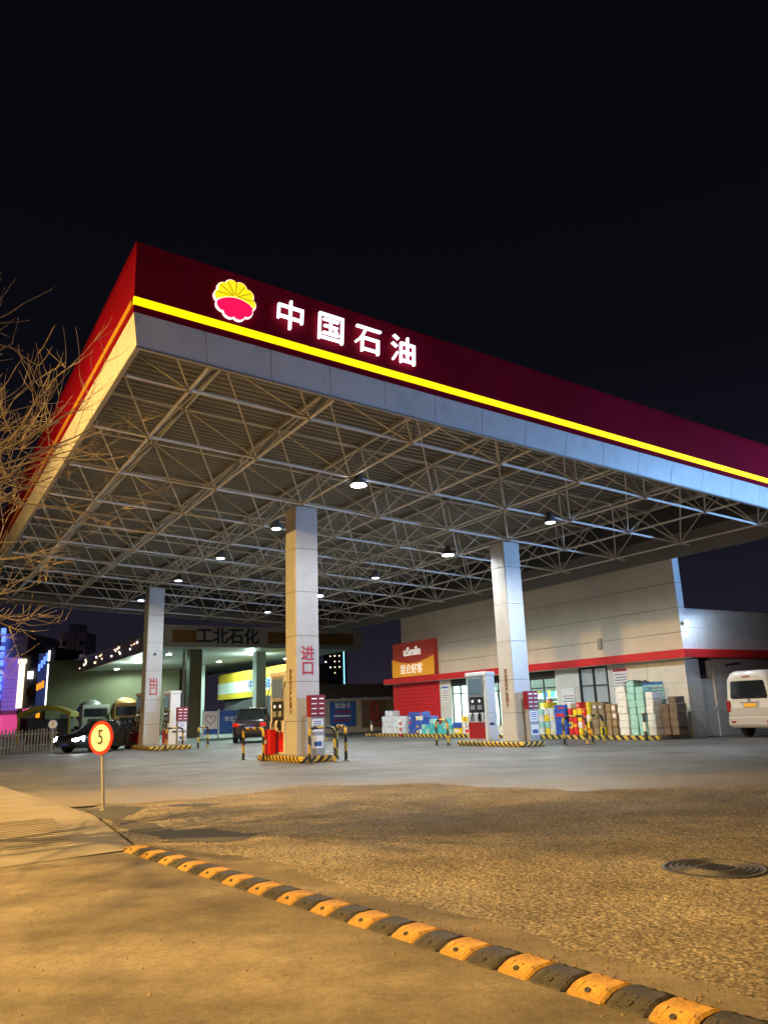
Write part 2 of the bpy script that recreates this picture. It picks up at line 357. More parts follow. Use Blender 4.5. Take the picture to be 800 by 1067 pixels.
# ------------------------------------------------------------------ ground
sheet('ground', [(-900, -900), (900, -900), (900, 900), (-900, 900)], -.02, 'g_far')
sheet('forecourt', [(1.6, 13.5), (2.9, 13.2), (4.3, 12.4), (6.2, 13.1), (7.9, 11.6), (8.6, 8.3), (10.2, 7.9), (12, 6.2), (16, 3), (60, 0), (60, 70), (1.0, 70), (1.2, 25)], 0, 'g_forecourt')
ap = [(2.2, 8.2), (3.3, -3), (30, -6), (30, 3.2), (16, 3.6), (12.1, 6.6), (10.3, 8.2), (8.9, 8.8), (8.2, 11.9), (6.3, 13.5), (4.2, 12.8), (2.8, 13.4), (2.5, 11.9)]
def ragged(poly, amp, step, lock):
    out = []; rg = random.Random(3)
    for i, a in enumerate(poly):
        c = poly[(i + 1) % len(poly)]; L_ = math.hypot(c[0] - a[0], c[1] - a[1]); n = max(1, int(L_ / step)) if i not in lock else 1
        w1 = 0
        for k in range(n):
            t = k / n; w1 = .75 * w1 + rg.gauss(0, amp * .5); o = w1 if n > 1 and k else 0
            out.append((a[0] + (c[0] - a[0]) * t + o * (c[1] - a[1]) / L_, a[1] + (c[1] - a[1]) * t - o * (c[0] - a[0]) / L_))
    return out
sheet('apron', ragged(ap, .13, .09, (0, 1, 2, 12)), .004, 'g_apron')
sheet('street', [(-40, -30), (3.2, -30), (2.85, 2.2), (2.16, 8.35), (.9, 8.3), (-12, 7.6), (-40, 6)], .008, 'g_street')
sheet('driveway_slab', [(-12, 7.55), (.9, 8.25), (2.18, 8.42), (2.45, 11.9), (2.0, 19.2), (1.5, 30), (-12, 30)], .012, 'g_slab')
strip = [(2.30, 8.1), (2.98, 1.0), (3.45, 1.0), (3.22, 3.6), (2.98, 5.6), (2.95, 6.9), (2.62, 8.3)]
sheet('patched_strip', ragged(strip, .05, .08, (0, 1)), .0062, 'g_street')
sheet('soil_patch', ragged([(2.5, 8.7), (3.1, 8.2), (3.6, 8.5), (3.3, 9.2), (2.9, 9.6), (2.75, 11.2), (3.3, 12.2), (2.9, 12.9), (2.45, 12.6), (2.48, 11)], .08, .08, ()), .0078, 'g_far')
# grooves cut across the driveway slab: low ridges between them
gb = MB()
for i in range(16):
    y = 9.3 + i * .17
    gb.box(.55 + .012 * i, 1.75 + .012 * i, y, y + .09, .0125, .019, .003)
tag(gb.build('driveway_grip_strips', 'g_slab'), kind='structure')
# crumbled edge and loose stones along the speed hump and slab edge
pb = MB()
for i in range(2600):
    t = rnd.random()
    if i < 700: x, y = 2.16 + .75 * t + rnd.gauss(.27, .16), 8.4 - 6.5 * t
    elif i < 1100: x, y = rnd.uniform(2.2, 4.6), rnd.uniform(8.6, 12.6)
    elif i < 1600: x, y = rnd.uniform(2.4, 9), rnd.uniform(2, 11)
    else: x, y = rnd.uniform(-3, 2.4), rnd.uniform(2, 8)
    r = rnd.uniform(.003, .009) * (1.7 if rnd.random() < .08 else 1)
    a = rnd.uniform(0, 6.3); q = []
    for k in range(5):
        t2 = a + k * 1.2566; q.append((x + r * math.cos(t2) * rnd.uniform(.7, 1.2), y + r * math.sin(t2) * rnd.uniform(.7, 1.2), .009))
    pb.add(q + [(x, y, .010 + r * .9)], [(0, 1, 5), (1, 2, 5), (2, 3, 5), (3, 4, 5), (4, 0, 5)])
tag(pb.build('loose_gravel', 'pebble'), 'loose pebbles and grit scattered along the speed hump', 'gravel', kind='stuff')

# ------------------------------------------------------------------ canopy
XT = -.0498
def zc(x, dz=0): return 7.455 + XT * (x - 9.58) + dz
X0, X1, Y0, Y1 = 2.83, 24.0, 12.80, 46.0        # red fascia planes
cano = thing('station_canopy', 'large filling station canopy with red fascia, glowing yellow stripe and white space frame underneath', 'canopy', (13.4, 29.4, 0))
def fascia_strip(name, mat, d0, d1, out0, out1, th, side):
    """a band of the fascia from dz=d0 (offset out0 inwards) to d1 on one of the four sides"""
    b = MB(); vs_ = []
    for (o0, o1) in ((out0, out1), (out0 + th, out1 + th)):
        for (d, o) in ((d0, o0), (d1, o1)):
            if side == 'f': a, c = (X0 + o, Y0 + o), (X1 - o, Y0 + o)
            if side == 'l': a, c = (X0 + o, Y1 - o), (X0 + o, Y0 + o)
            if side == 'r': a, c = (X1 - o, Y0 + o), (X1 - o, Y1 - o)
            if side == 'b': a, c = (X1 - o, Y1 - o), (X0 + o, Y1 - o)
            vs_ += [(a[0], a[1], zc(a[0], d)), (c[0], c[1], zc(c[0], d))]
    b.add(vs_, [(0, 1, 3, 2), (5, 4, 6, 7), (2, 3, 7, 6), (1, 0, 4, 5), (0, 2, 6, 4), (3, 1, 5, 7)])
    return b.build(name, mat, cano, True)
for sd_ in 'flrb':
    fascia_strip('fascia_red', 'red_panel', .90, 1.97, 0, 0, .06, sd_)
    fascia_strip('fascia_lip', 'red_panel', .60, .735, 0, 0, .06, sd_)
    fascia_strip('fascia_backing', 'joint_dark', .59, 1.90, .065, .065, .03, sd_)
    fascia_strip('top_capping', 'red_panel', 1.972, 2.01, -.02, -.02, .16, sd_)
# yellow light strip: short lit lengths; the photograph shows the small gaps between them
def lit_strip(p0, p1, n, mat, nrm):
    for i in range(n):
        a = p0.lerp(p1, i / n); c = p0.lerp(p1, (i + 1) / n - .0015)
        b = MB(); vs_ = []
        for off in (nrm * .015, nrm * -.055):
            for q, d in ((a, .74), (c, .74), (c, .893), (a, .893)): vs_.append((q.x + off.x, q.y + off.y, zc(q.x, d)))
        b.add(vs_, [(0, 1, 2, 3), (7, 6, 5, 4), (0, 4, 5, 1), (3, 2, 6, 7), (1, 5, 6, 2), (4, 0, 3, 7)])
        b.build('light_strip', mat, cano, True)
lit_strip(Vector((X0, Y0, 0)), Vector((X1, Y0, 0)), 6, 'yellow_glow', Vector((0, -1, 0)))
mk('yellow_strip_off', (.62, .33, .03), .4)
lit_strip(Vector((X0, Y1, 0)), Vector((X0, Y0 + .1, 0)), 8, 'yellow_strip_off', Vector((-1, 0, 0)))
# white soffit panels, each its own sheet with an open joint
def soffit_panels(side, n):
    for i in range(n):
        g = .006
        def pt(t, o, d):
            if side == 'f': x, y = X0 + o + (X1 - X0 - 2 * o) * t, Y0 + o
            else: x, y = X0 + o, Y1 - o - (Y1 - Y0 - 2 * o) * t
            return (x, y, zc(x, d))
        t0, t1 = i / n + g / 20, (i + 1) / n - g / 20
        vs_ = [pt(t0, .12, 0), pt(t1, .12, 0), pt(t1, .015, .595), pt(t0, .015, .595), pt(t0, .15, 0), pt(t1, .15, 0), pt(t1, .05, .595), pt(t0, .05, .595)]
        MB().add(vs_, [(0, 1, 2, 3), (7, 6, 5, 4), (0, 4, 5, 1), (1, 5, 6, 2), (4, 0, 3, 7)]).build('soffit_panel', 'white_panel', cano, True)
soffit_panels('f', 16); soffit_panels('l', 24)
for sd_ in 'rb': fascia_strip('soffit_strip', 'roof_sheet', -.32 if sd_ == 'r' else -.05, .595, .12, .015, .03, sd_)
# dark return edge under the soffit
for sd_ in 'fl':
    fascia_strip('soffit_edge', 'steel_grey', -.04, -.002, .10, .10, .09, sd_)
# corrugated roof sheet, ribs along X
b = MB(); ys = []; y = Y0 + .1
while y < Y1 - .1:
    ys += [(y, 0), (y + .10, 0), (y + .13, .05), (y + .22, .05)]; y += .25
vs_ = []; 
for (yy, h) in ys: vs_ += [(X0 + .1, yy, zc(X0 + .1, 1.80 + h)), (X1 - .1, yy, zc(X1 - .1, 1.80 + h))]
b.add(vs_, [(2 * i + 2, 2 * i + 3, 2 * i + 1, 2 * i) for i in range(len(ys) - 1)]); b.build('roof_sheet', 'roof_sheet', cano, True)
# space frame: two offset grids of tube chords joined by slanting struts
bx_ = [4.33 + 2.70 * k for k in range(8)]; by_ = [14.23 + 3.02 * k for k in range(11)]
tx_ = [bx_[0] - 1.35 + 2.70 * k for k in range(9)]; tx_[0] = X0 + .2; tx_[-1] = X1 - .2
ty_ = [by_[0] - 1.3 + 3.02 * k for k in range(12)]; ty_[0] = Y0 + .25; ty_[-1] = Y1 - .25
TD = 1.66
def chord(a, c, r, n=8):
    MB().tube([a, c], r, n).build('chord', 'steel_white', cano, True)
for yy in by_: chord((X0 + .25, yy, zc(X0 + .25)), (X1 - .25, yy, zc(X1 - .25)), .038)
for xx in bx_: chord((xx, Y0 + .25, zc(xx)), (xx, Y1 - .25, zc(xx)), .036)
for yy in ty_: chord((X0 + .2, yy, zc(X0 + .2, TD)), (X1 - .2, yy, zc(X1 - .2, TD)), .034, 6)
for xx in tx_: chord((xx, Y0 + .2, zc(xx, TD)), (xx, Y1 - .2, zc(xx, TD)), .034, 6)
purl = MB()
for k in range(9):
    xx = tx_[k]; MB().box(xx - .04, xx + .04, Y0 + .2, Y1 - .2, zc(xx, TD + .03), zc(xx, TD + .12)).build('purlin', 'steel_grey', cano, True)
sm_ = MB().tube([(0, 0, 0), (0, 0, 1)], 1.0, 6, cap=False).mesh('strut', 'steel_white')
nd_ = MB().lathe([(.01, -.075), (.05, -.055), (.075, 0), (.05, .055), (.01, .075)], 8).mesh('node', 'steel_grey')
far = MB()
for j, yy in enumerate(by_):
    for i, xx in enumerate(bx_):
        for di in (0, 1):
            for dj in (0, 1):
                p0 = Vector((xx, yy, zc(xx))); p1 = Vector((tx_[i + di], ty_[j + dj], zc(tx_[i + di], TD)))
                if j < 8:
                    d = p1 - p0; o = inst('strut', sm_, cano, p0 - cano.location, d.to_track_quat('Z', 'Y').to_euler(), (.024, .024, d.length))
                else: far.tube([p0, p1], .024, 5, cap=False)
        if j < 6: inst('node_joint', nd_, cano, Vector((xx, yy, zc(xx))) - cano.location)
o = far.build('far_struts', 'steel_white', cano, True); o['kind'] = 'stuff'
# emblem: scalloped flower, yellow above, red below
def petal_ring(n, r0, r1, sub=8):
    out = []
    for k in range(n * sub):
        t = k / (n * sub) * 2 * math.pi; u = (k % sub) / sub
        out.append(((r0 + (r1 - r0) * math.sin(math.pi * u) ** .7) * math.cos(t + .31), (r0 + (r1 - r0) * math.sin(math.pi * u) ** .7) * math.sin(t + .31)))
    return out
lx, lz = 4.72, zc(4.72, 1.40)
lg = bpy.data.objects.new('emblem', None); C.objects.link(lg); lg.parent = cano; lg.location = Vector((lx, Y0 - .05, lz)) - cano.location; lg.rotation_euler = (0, -XT, 0)
lg['label'] = 'glowing flower emblem, yellow petals above and red half sun below'
toXZ = lambda x, y, z: (x, z, y)
MB().prism(petal_ring(10, .385, .435), -.005, .055, lambda x, y, z: (x, z, y)).build('rim', 'logo_rim', lg)
pr = petal_ring(10, .362, .412)
cut = lambda x: -.115 + .03 * x / .4 + .165 * (1 - (x / .42) ** 2)
upper = [p for p in pr if p[1] > cut(p[0])]; lower = [p for p in pr if p[1] <= cut(p[0])]
def ang(p, a0): return (math.atan2(p[1], p[0]) - a0) % (2 * math.pi)
upper.sort(key=lambda p: ang(p, -.9)); lower.sort(key=lambda p: ang(p, 2.2))
xs = [upper[-1][0] + (upper[0][0] - upper[-1][0]) * t / 8 for t in range(1, 8)]
MB().prism(upper + [(x, cut(x) + .01) for x in xs], -.03, -.008, toXZ).build('yellow_petals', 'logo_yellow', lg)
xs = [lower[-1][0] + (lower[0][0] - lower[-1][0]) * t / 8 for t in range(1, 8)]
MB().prism(lower + [(x, cut(x) - .012) for x in xs], -.03, -.008, toXZ).build('red_sun', 'logo_red', lg)
for k in range(7):
    t = R(8 + k * 27.5); b = MB(); dx, dz_ = math.cos(t), math.sin(t)
    b.tube([(dx * .06, -.032, .06 + dz_ * .03), (dx * .37, -.032, .02 + dz_ * .35)], .0065, 5); b.build('petal_line', 'logo_line', lg)
# the four lit characters
for ch, px in (('中', 5.88), ('国', 6.80), ('石', 7.70), ('油', 8.59)):
    o = text('sign_letter', ch, .70, 'letter_white', cano, Vector((px, Y0 - .075, zc(px, 1.37))) - cano.location, (R(90), -XT, 0), .035, -.004)

# under-canopy high-bay lamps (grid of two rows, five deep)
lamp0 = None
ldisc = MB().lathe([(.21, 0), (.21, .012)], 16).mesh('diffuser', 'led_bright'); ldim = MB().lathe([(.15, 0), (.15, .012)], 16).mesh('diffuser', 'led_dim')
lbody = MB().lathe([(.20, -.03), (.22, .0), (.21, .06), (.12, .13), (.09, .30), (.04, .32)], 16).mesh('housing', 'lamp_body')
def rowword(i): return ('front', 'second', 'third', 'fourth', 'rearmost')[i]
for ci, cx in enumerate((9.92, 16.86)):
    for ri, cy in enumerate((17.15, 22.62, 27.9, 33.3, 39.6)):
        bright = (ci, ri) in ((1, 1), (1, 3), (0, 0))
        zz_ = zc(cx) - .14
        t = thing('canopy_lamp', '%s round LED lamp under the canopy, %s from the front in the %s row' % ('brightly glaring' if bright else 'dark-bodied', rowword(ri), 'left' if ci == 0 else 'right'), 'lamp', (cx, cy, zz_), 0, 'lamps hung under the canopy')
        inst('housing', lbody, t, (0, 0, -.05)); inst('diffuser', ldisc if bright else ldim, t, (0, 0, -.095))
        MB().tube([(0, 0, .2), (0, 0, .16 + .0)], .02, 6).build('hanger', 'lamp_body', t)
        light('lamp_light', 'SPOT', (0, 0, -.13), 900 if ci == 0 else 1850, (.93, .98, .96), t, (0, 0, -1), .15, R(165), .6)
# ------------------------------------------------------------------ pillars and islands
PW = .72
def pillar(x, y, label, chars, small):
    t = thing('canopy_pillar', label, 'pillar', (x, y, .18), 0, 'pillars carrying the canopy')
    top = zc(x + PW / 2) - .18 - .03
    MB().box(.02, PW - .02, .02, PW - .02, 0, top).build('core', 'joint_dark', t)
    zs = [0, .92, 2.02, 3.32, 4.62, 5.92, top]
    g = .006
    for a, c in zip(zs[:-1], zs[1:]):
        for (x0, x1, y0, y1) in ((0.003, PW - .003, -.012, .018), (.003, PW - .003, PW - .018, PW + .012), (-.012, .018, .021, PW - .021), (PW - .018, PW + .012, .021, PW - .021)):
            MB().box(x0, x1, y0, y1, a + g, c - g, .004).build('cladding_panel', 'pillar_panel', t)
    MB().box(-.02, PW + .02, -.02, PW + .02, top + .004, top + .03).build('cap_plate', 'steel_grey', t)
    if chars: text('lettering', chars, .44, 'text_red', t, (PW / 2, -.02, 2.58), FY, .004, .006, vertical=True)
    text('lettering', small, .17, 'text_brown', t, (-.018, PW / 2, 1.75), FX, .003, .002, vertical=True)
    text('lettering', '▲', .2, 'text_dark', t, (PW / 2, -.02, 4.1), FY, .003) if chars == '出口' else None
    return t
pillar(9.58, 20.4, 'nearest white panelled pillar with red 进口 on its front face', '进口', '加油站内严禁烟火')
pillar(17.66, 20.4, 'white panelled pillar standing before the shop front, beside a fuel dispenser', '', '加油站内严禁烟火')
pillar(9.58, 36.7, 'far left white panelled pillar with red 出口 on its front face', '出口', '严禁烟火')
pillar(17.66, 36.7, 'rear white panelled pillar hidden behind the pillar marked 进口', '', '严禁烟火')
def island(x, y0, y1, wd, label):
    t = thing('pump_island', label, 'kerb', (x, y0, 0), 0, 'striped pump islands')
    L_ = y1 - y0
    MB().box(0, wd, 0, L_, 0, .165, .06).build('kerb', 'kerb_stripe', t)
    MB().box(.09, wd - .09, .09, L_ - .09, .166, .18, .02).build('top_slab', 'g_slab', t)
    return t
island(9.36, 19.72, 22.75, 1.06, 'black and yellow striped island under the pillar marked 进口')
island(17.44, 19.95, 23.5, 1.04, 'black and yellow striped island under the pillar before the shop')
island(9.36, 34.7, 39.2, 1.85, 'black and yellow striped island at the far left, under the pillar marked 出口')
island(17.44, 35.6, 39.2, 1.04, 'striped island at the rear of the forecourt, mostly hidden')
# fuel dispenser: long faces look along X
def dispenser(label):
    t = thing('fuel_dispenser', label, 'fuel pump', (0, 0, 0), 0, 'fuel dispensers')
    w_, l_ = .27, .53
    MB().box(-w_, w_, -l_, l_, 0, .95, .03).build('cabinet', 'pump_white', t)
    MB().box(-w_ + .03, w_ - .03, -l_ - .004, -l_ + .10, .95, 2.24, .02).build('post', 'pump_white', t)
    MB().box(-w_ + .03, w_ - .03, l_ - .10, l_ + .004, .95, 2.24, .02).build('post', 'pump_white', t)
    MB().box(-w_ + .02, w_ - .02, -l_ + .11, l_ - .11, .952, 1.50, .02).build('meter_head', 'black_plastic', t)
    MB().box(-w_, w_, -l_ - .03, l_ + .03, 2.24, 2.38, .03).build('top_panel', 'pump_white', t)
    MB().box(-w_ + .01, w_ - .01, -l_ + .11, l_ - .11, 1.505, 2.235, .015).build('display_case', 'pump_grey', t)
    for s in (-1, 1):
        MB().box(s * w_ - .012, s * w_ + .012, -l_ + .06, l_ - .06, .06, .62, .008).build('lower_door', 'pump_red', t)
        MB().box(s * (w_ - .01) - .012, s * (w_ - .01) + .012, -l_ + .14, l_ - .14, 1.62, 2.16, .005).build('screen', 'screen', t)
        for yy in (-.2, .2):
            MB().lathe([(.05, -.01), (.05, .01)], 14, (s * (w_ - .015), yy, 1.36), 'x').build('meter_dial', 'dial', t); MB().box(s * (w_ - .015) - .01, s * (w_ - .015) + .01, yy - .12, yy + .12, 1.06, 1.22).build('keypad', 'pump_grey', t)
            nz = MB().tube([(s * (w_ + .03), yy - .05, .98), (s * (w_ + .07), yy - .02, .86), (s * (w_ + .05), yy + .06, .74)], [.03, .025, .014], 6)
            n_o = nz.build('nozzle', 'black_plastic', t)
            MB().box(s * w_ - .015, s * w_ + .02, yy - .09, yy + .09, .66, .93, .006).build('nozzle_holster', 'black_plastic' if yy < 0 else 'pump_grey', t)
            ye = l_ * (1 if yy > 0 else -1)
            MB().tube([(s * (w_ - .05), ye * .98, 2.1), (s * (w_ + .06), ye * 1.03, 1.7), (s * (w_ + .10), ye * 1.04, .8), (s * (w_ + .10), ye * .95, .45), (s * (w_ + .09), ye * .7, .5), (s * (w_ + .05), yy, .8)], .013, 5).build('hose', 'rubber', t)
    MB().box(-.10, .10, -l_ - .012, -l_ + .01, .52, .60).build('badge', 'black_plastic', t)
    return t
d0 = dispenser('white fuel dispenser behind the pillar marked 进口, red extinguisher case at its foot'); d0.location = (9.93, 21.95, .18)
dup(d0, (17.98, 22.6, .18), 0, 'white and red fuel dispenser between the shop door and the right pillar')
dup(d0, (9.93, 38.1, .18), 0, 'white fuel dispenser on the island of the pillar marked 出口')
dup(d0, (10.78, 36.5, .18), 0, 'white fuel dispenser with red sign right of the pillar marked 出口')
dup(d0, (17.98, 38.1, .18), 0, 'rear fuel dispenser mostly hidden behind the nearest pillar')
# price totems
def totem(label):
    t = thing('price_totem', label, 'display', (0, 0, 0), 0, 'price totems on the island ends')
    MB().box(-.22, .22, -.10, .10, 0, 1.02, .015).build('cabinet', 'pump_grey', t)
    MB().box(-.24, .24, -.12, .12, 1.025, 1.62, .015).build('display_head', 'maroon', t)
    for i in range(4):
        z = 1.52 - i * .135
        for a, c in ((-.19, -.03), (.05, .19)):
            MB().box(a, c, -.126, -.118, z - .017, z + .012).build('price_figure', 'text_white' if i else 'sign_letters', t)
    MB().box(-.17, .17, -.107, -.10, .62, .96).build('notice', 'poster_white', t)
    MB().box(-.17, .17, -.107, -.10, .18, .52).build('notice', 'poster_white', t)
    for z in (.90, .84, .78, .70): MB().box(-.13, .11, -.11, -.1075, z - .012, z + .012).build('print_line', 'text_blue', t)
    MB().box(-.12, .12, -.11, -.1075, .24, .36).build('print_block', 'text_blue', t)
    return t
t0 = totem('grey price totem with maroon head in front of the pillar marked 进口'); t0.location = (9.98, 19.98, .18)
dup(t0, (18.12, 20.12, .18), 0, 'slim price totem with maroon head right of the pillar before the shop')
dup(t0, (10.85, 35.15, .18), 0, 'small maroon-headed price totem at the pillar marked 出口')
dup(t0, (17.98, 35.95, .18), 0, 'rear price totem with maroon head behind the nearest pillar')
# hoop guards
def hoop(x, y, rz, wd, label, h=.92):
    t = thing('hoop_guard', label, 'bollard', (x, y, 0), rz, 'striped steel hoop guards')
    r = .043
    for xx in (0, wd):
        MB().tube([(xx, 0, .012), (xx, 0, h - .16)], r, 10).build('leg', 'hoop', t)
        MB().lathe([(.10, 0), (.10, .012)], 10, (xx, 0, 0)).build('foot_plate', 'iron', t)
    pts = [(0, 0, h - .158)] + [(.16 - .16 * math.cos(a), 0, h - .16 + .16 * math.sin(a)) for a in (.5, 1.0, 1.57)]
    pts += [(wd - .16 + .16 * math.sin(a), 0, h - .16 + .16 * math.cos(a)) for a in (0, .57, 1.07)] + [(wd, 0, h - .158)]
    MB().tube(pts, r * .995, 10).build('top_rail', 'hoop', t)
    return t
hoop(9.12, 23.25, R(-86), 1.35, 'yellow and black hoop guard left of the nearest pump island')
hoop(9.50, 19.42, R(4), .80, 'yellow and black hoop guard before the totem of the nearest island')
hoop(10.68, 19.55, R(75), 1.1, 'yellow and black hoop guard at the right of the nearest island')
hoop(17.15, 24.35, R(-75), .55, 'thin hoop guard left of the dispenser before the shop')
hoop(19.15, 19.75, R(-55), .75, 'dark hoop guard right of the pillar before the shop')
hoop(20.05, 19.35, R(10), .7, 'rightmost hoop guard on the forecourt before the stacked goods')
hoop(9.9, 34.2, R(-8), .7, 'hoop guard in front of the pillar marked 出口')
hoop(11.35, 34.3, R(40), .8, 'hoop guard right of the pillar marked 出口')
# extinguisher case
t = thing('extinguisher_case', 'red fire extinguisher case at the foot of the nearest dispenser', 'extinguisher box', (9.46, 22.0, .18))
MB().box(-.12, .1, -.22, .22, 0, .68, .015).build('case', 'ext_red', t); MB().box(-.128, -.12, -.17, .17, .06, .62).build('door', 'pump_red', t)
MB().box(-.134, -.128, -.08, .08, .3, .42).build('label_plate', 'text_white', t); MB().box(-.12, .1, -.23, .23, .682, .70).build('lid', 'ext_red', t)

# ------------------------------------------------------------------ speed hump
A_, B_ = Vector((2.17, 8.36, .008)), Vector((2.98, 1.45, .008))
hd = (B_ - A_).normalized(); n_seg = 33; sl = (B_ - A_).length / n_seg
hump = thing('speed_hump', 'worn black and yellow rubber speed hump across the driveway mouth', 'speed bump', A_, math.atan2(hd.y, hd.x))
def seg_mesh(name, mat):
    b = MB(); prof = [(-.142, 0), (-.138, .010), (-.082, .036), (-.045, .044), (.045, .044), (.082, .036), (.138, .010), (.142, 0)]
    st = [(.004, .90, 0), (.018, 1, 1), (sl * .5, 1, 1), (sl - .018, 1, 1), (sl - .004, .90, 0)]
    b.loft([[(x, yy * k, zz_ * (1 if q else .8)) for (yy, zz_) in prof] for (x, k, q) in st], smooth=False)
    for s in (-1, 1):   # raised grip bars either side of the crown
        for k in range(3):
            x = .045 + k * (sl - .09) / 2
            b.add([(x - .010, s * .125, .018), (x + .010, s * .125, .018), (x + .015 , s * .06, .0465), (x - .005, s * .06, .0465)], [(0, 1, 2, 3) if s < 0 else (3, 2, 1, 0)])
    return b.mesh(name, mat)
sb_, sy_ = seg_mesh('hump_segment', 'hump_black'), seg_mesh('hump_segment', 'hump_yellow')
bolt = MB().lathe([(.015, 0), (.015, .006), (.009, .007), (.009, .003)], 8).mesh('bolt', 'joint_dark')
for i in range(n_seg):
    s = inst('hump_segment', sy_ if i % 2 == 0 else sb_, hump, (i * sl, rnd.uniform(-.006, .006), 0), (0, 0, rnd.uniform(-.012, .012)))
    inst('bolt', bolt, s, (sl / 2, -.105, .026), (R(25), 0, 0))
tip = MB().prism([(0, -.135), (0, .135), (-.08, .11), (-.12, .04), (-.12, -.04), (-.08, -.11)], 0, .03).build('end_cap', 'hump_yellow', hump)
# ------------------------------------------------------------------ manhole
mh = thing('manhole_cover', 'round cast iron manhole cover with raised rings in the rough apron', 'manhole', (5.47, 4.15, .004))
MB().lathe([(.385, 0), (.385, .008), (.345, .010), (.345, .004)], 40).build('frame', 'iron', mh)
MB().lathe([(.335, 0), (.335, .009)], 40).build('cover', 'iron', mh)
for r in (.31, .265, .22, .175):
    b = MB(); n = 40; vs_ = []
    for k in range(n):
        a = 2 * math.pi * k / n
        for rr, z in ((r - .010, .009), (r - .006, .016), (r + .006, .016), (r + .010, .009)): vs_.append((rr * math.cos(a), rr * math.sin(a), z))
    b.add(vs_, [(4 * k + j, 4 * k + j + 1, 4 * ((k + 1) % n) + j + 1, 4 * ((k + 1) % n) + j) for k in range(n) for j in range(3)]); b.build('raised_ring', 'iron', mh)
for k in range(5):
    MB().box(-.10, .10, -.10 + k * .045, -.085 + k * .045, .009, .016).build('raised_bar', 'iron', mh)
# ------------------------------------------------------------------ speed limit signs
def speed_sign(x, y, h, r, lean, label, mats, face_rz):
    t = thing('speed_limit_sign', label, 'road sign', (x, y, 0), face_rz)
    MB().tube([(0, 0, 0), (lean, 0, h - r * .3)], .022 if r > .15 else .03, 8).build('post', 'galv', t)
    MB().lathe([(.05, 0), (.05, .02)], 10).build('base', 'galv', t)
    c = (lean, -.03, h)
    MB().lathe([(r, -.008), (r, .008)], 32, c, 'y').build('disc', mats[0], t)
    MB().lathe([(r * .80, -.012), (r * .80, -.009)], 32, c, 'y').build('face', mats[1], t)
    text('numeral', '5', r * 1.25, mats[2], t, (lean, -.045, h), FY, .002, -.001, sx_=.85)
    return t
speed_sign(2.70, 12.38, 1.03, .245, -.10, 'round red-rimmed speed limit 5 sign on a leaning pole at the driveway corner', ('sign_ring', 'sign_face', 'text_dark'), R(-58))
speed_sign(6.4, 41.2, 1.25, .24, 0, 'far blue-rimmed round speed limit 5 sign by the picket fence', ('text_blue', 'sign_face', 'text_dark'), R(-12))

# ------------------------------------------------------------------ shop
XW = 24.3
shop = thing('shop_building', 'beige panelled station shop with red band and tall parapet', 'building', (XW, 18.56, 0))
def sb(name, mat, x0, x1, y0, y1, z0, z1, bev=.0, parent=None): return MB().box(x0, x1, y0, y1, z0, z1, bev).build(name, mat, parent or shop, True)
YE = 39.0
# tall parapet: backing plus single cladding panels with open joints
sb('parapet_core', 'joint_dark', XW + .03, XW + .34, 18.60, 37.55, 3.12, 6.63)
zr = [3.13, 3.78, 4.70, 5.63, 6.67]; yc = [18.56 + 3.80 * k for k in range(6)]
for a, c in zip(zr[:-1], zr[1:]):
    for p, q in zip(yc[:-1], yc[1:]): sb('cladding_panel', 'store_panel', XW, XW + .05, p + .004, q - .004, a + .009, c - .009, .004)
    sb('end_panel', 'white_panel', XW + .004, XW + .36, 18.53, 18.585, a + .009, c - .009, .004)
sb('parapet_cap', 'white_panel', XW - .01, XW + .37, 18.53, 37.58, 6.672, 6.70)
# red projecting band round two sides
sb('red_band', 'band_red', XW - .42, XW + .02, 18.16, YE, 2.82, 3.12, .02)
sb('red_band', 'band_red', XW + .022, 34.0, 18.16, 18.58, 2.823, 3.123, .02)
sb('band_soffit', 'store_lower', XW - .38, XW + .02, 18.2, YE - .04, 2.80, 2.818)
# lower wall: piers left standing between the openings
openings = [(31.6, 33.0), (27.25, 31.35), (25.3, 27.0)]
piers = [(18.56, 20.3), (20.3, 22.28), (23.88, 25.3), (27.0, 27.25), (31.35, 31.6), (33.0, 34.0)]
for p, q in piers:
    for a, c in ((0, .9), (.9, 1.95), (1.95, 2.8)): sb('wall_panel', 'store_lower', XW, XW + .2, p + .003, q - .003, a + .004, c - .004, .003)
sb('wall_panel', 'store_lower', XW, XW + .2, 22.283, 23.877, .004, 1.30, .003)
for p, q in openings: sb('lintel', 'dark_frame', XW + .02, XW + .2, p, q, 2.45, 2.80)
# roller shutter of red slats
for k in range(14): sb('shutter_slat', 'shutter_red', XW - .02, XW + .05, 34.02, 38.6, .02 + k * .198, .02 + k * .198 + .192, .012)
# barred window
wn = sb('window', 'glass_cool', XW + .07, XW + .09, 22.32, 23.84, 1.34, 2.76)
for p, q, a, c in ((22.28, 22.36, 1.30, 2.80), (23.80, 23.88, 1.30, 2.80), (22.36, 23.80, 1.30, 1.37), (22.36, 23.80, 2.72, 2.80), (23.04, 23.11, 1.37, 2.72), (22.36, 23.80, 2.02, 2.07)): sb('frame', 'dark_frame', XW - .01, XW + .068, p, q, a, c)
for k in range(13): MB().tube([(XW + .01, 22.42 + k * .108, 1.38), (XW + .01, 22.42 + k * .108, 2.71)], .009, 5).build('window_bar', 'steel_grey', shop, True)
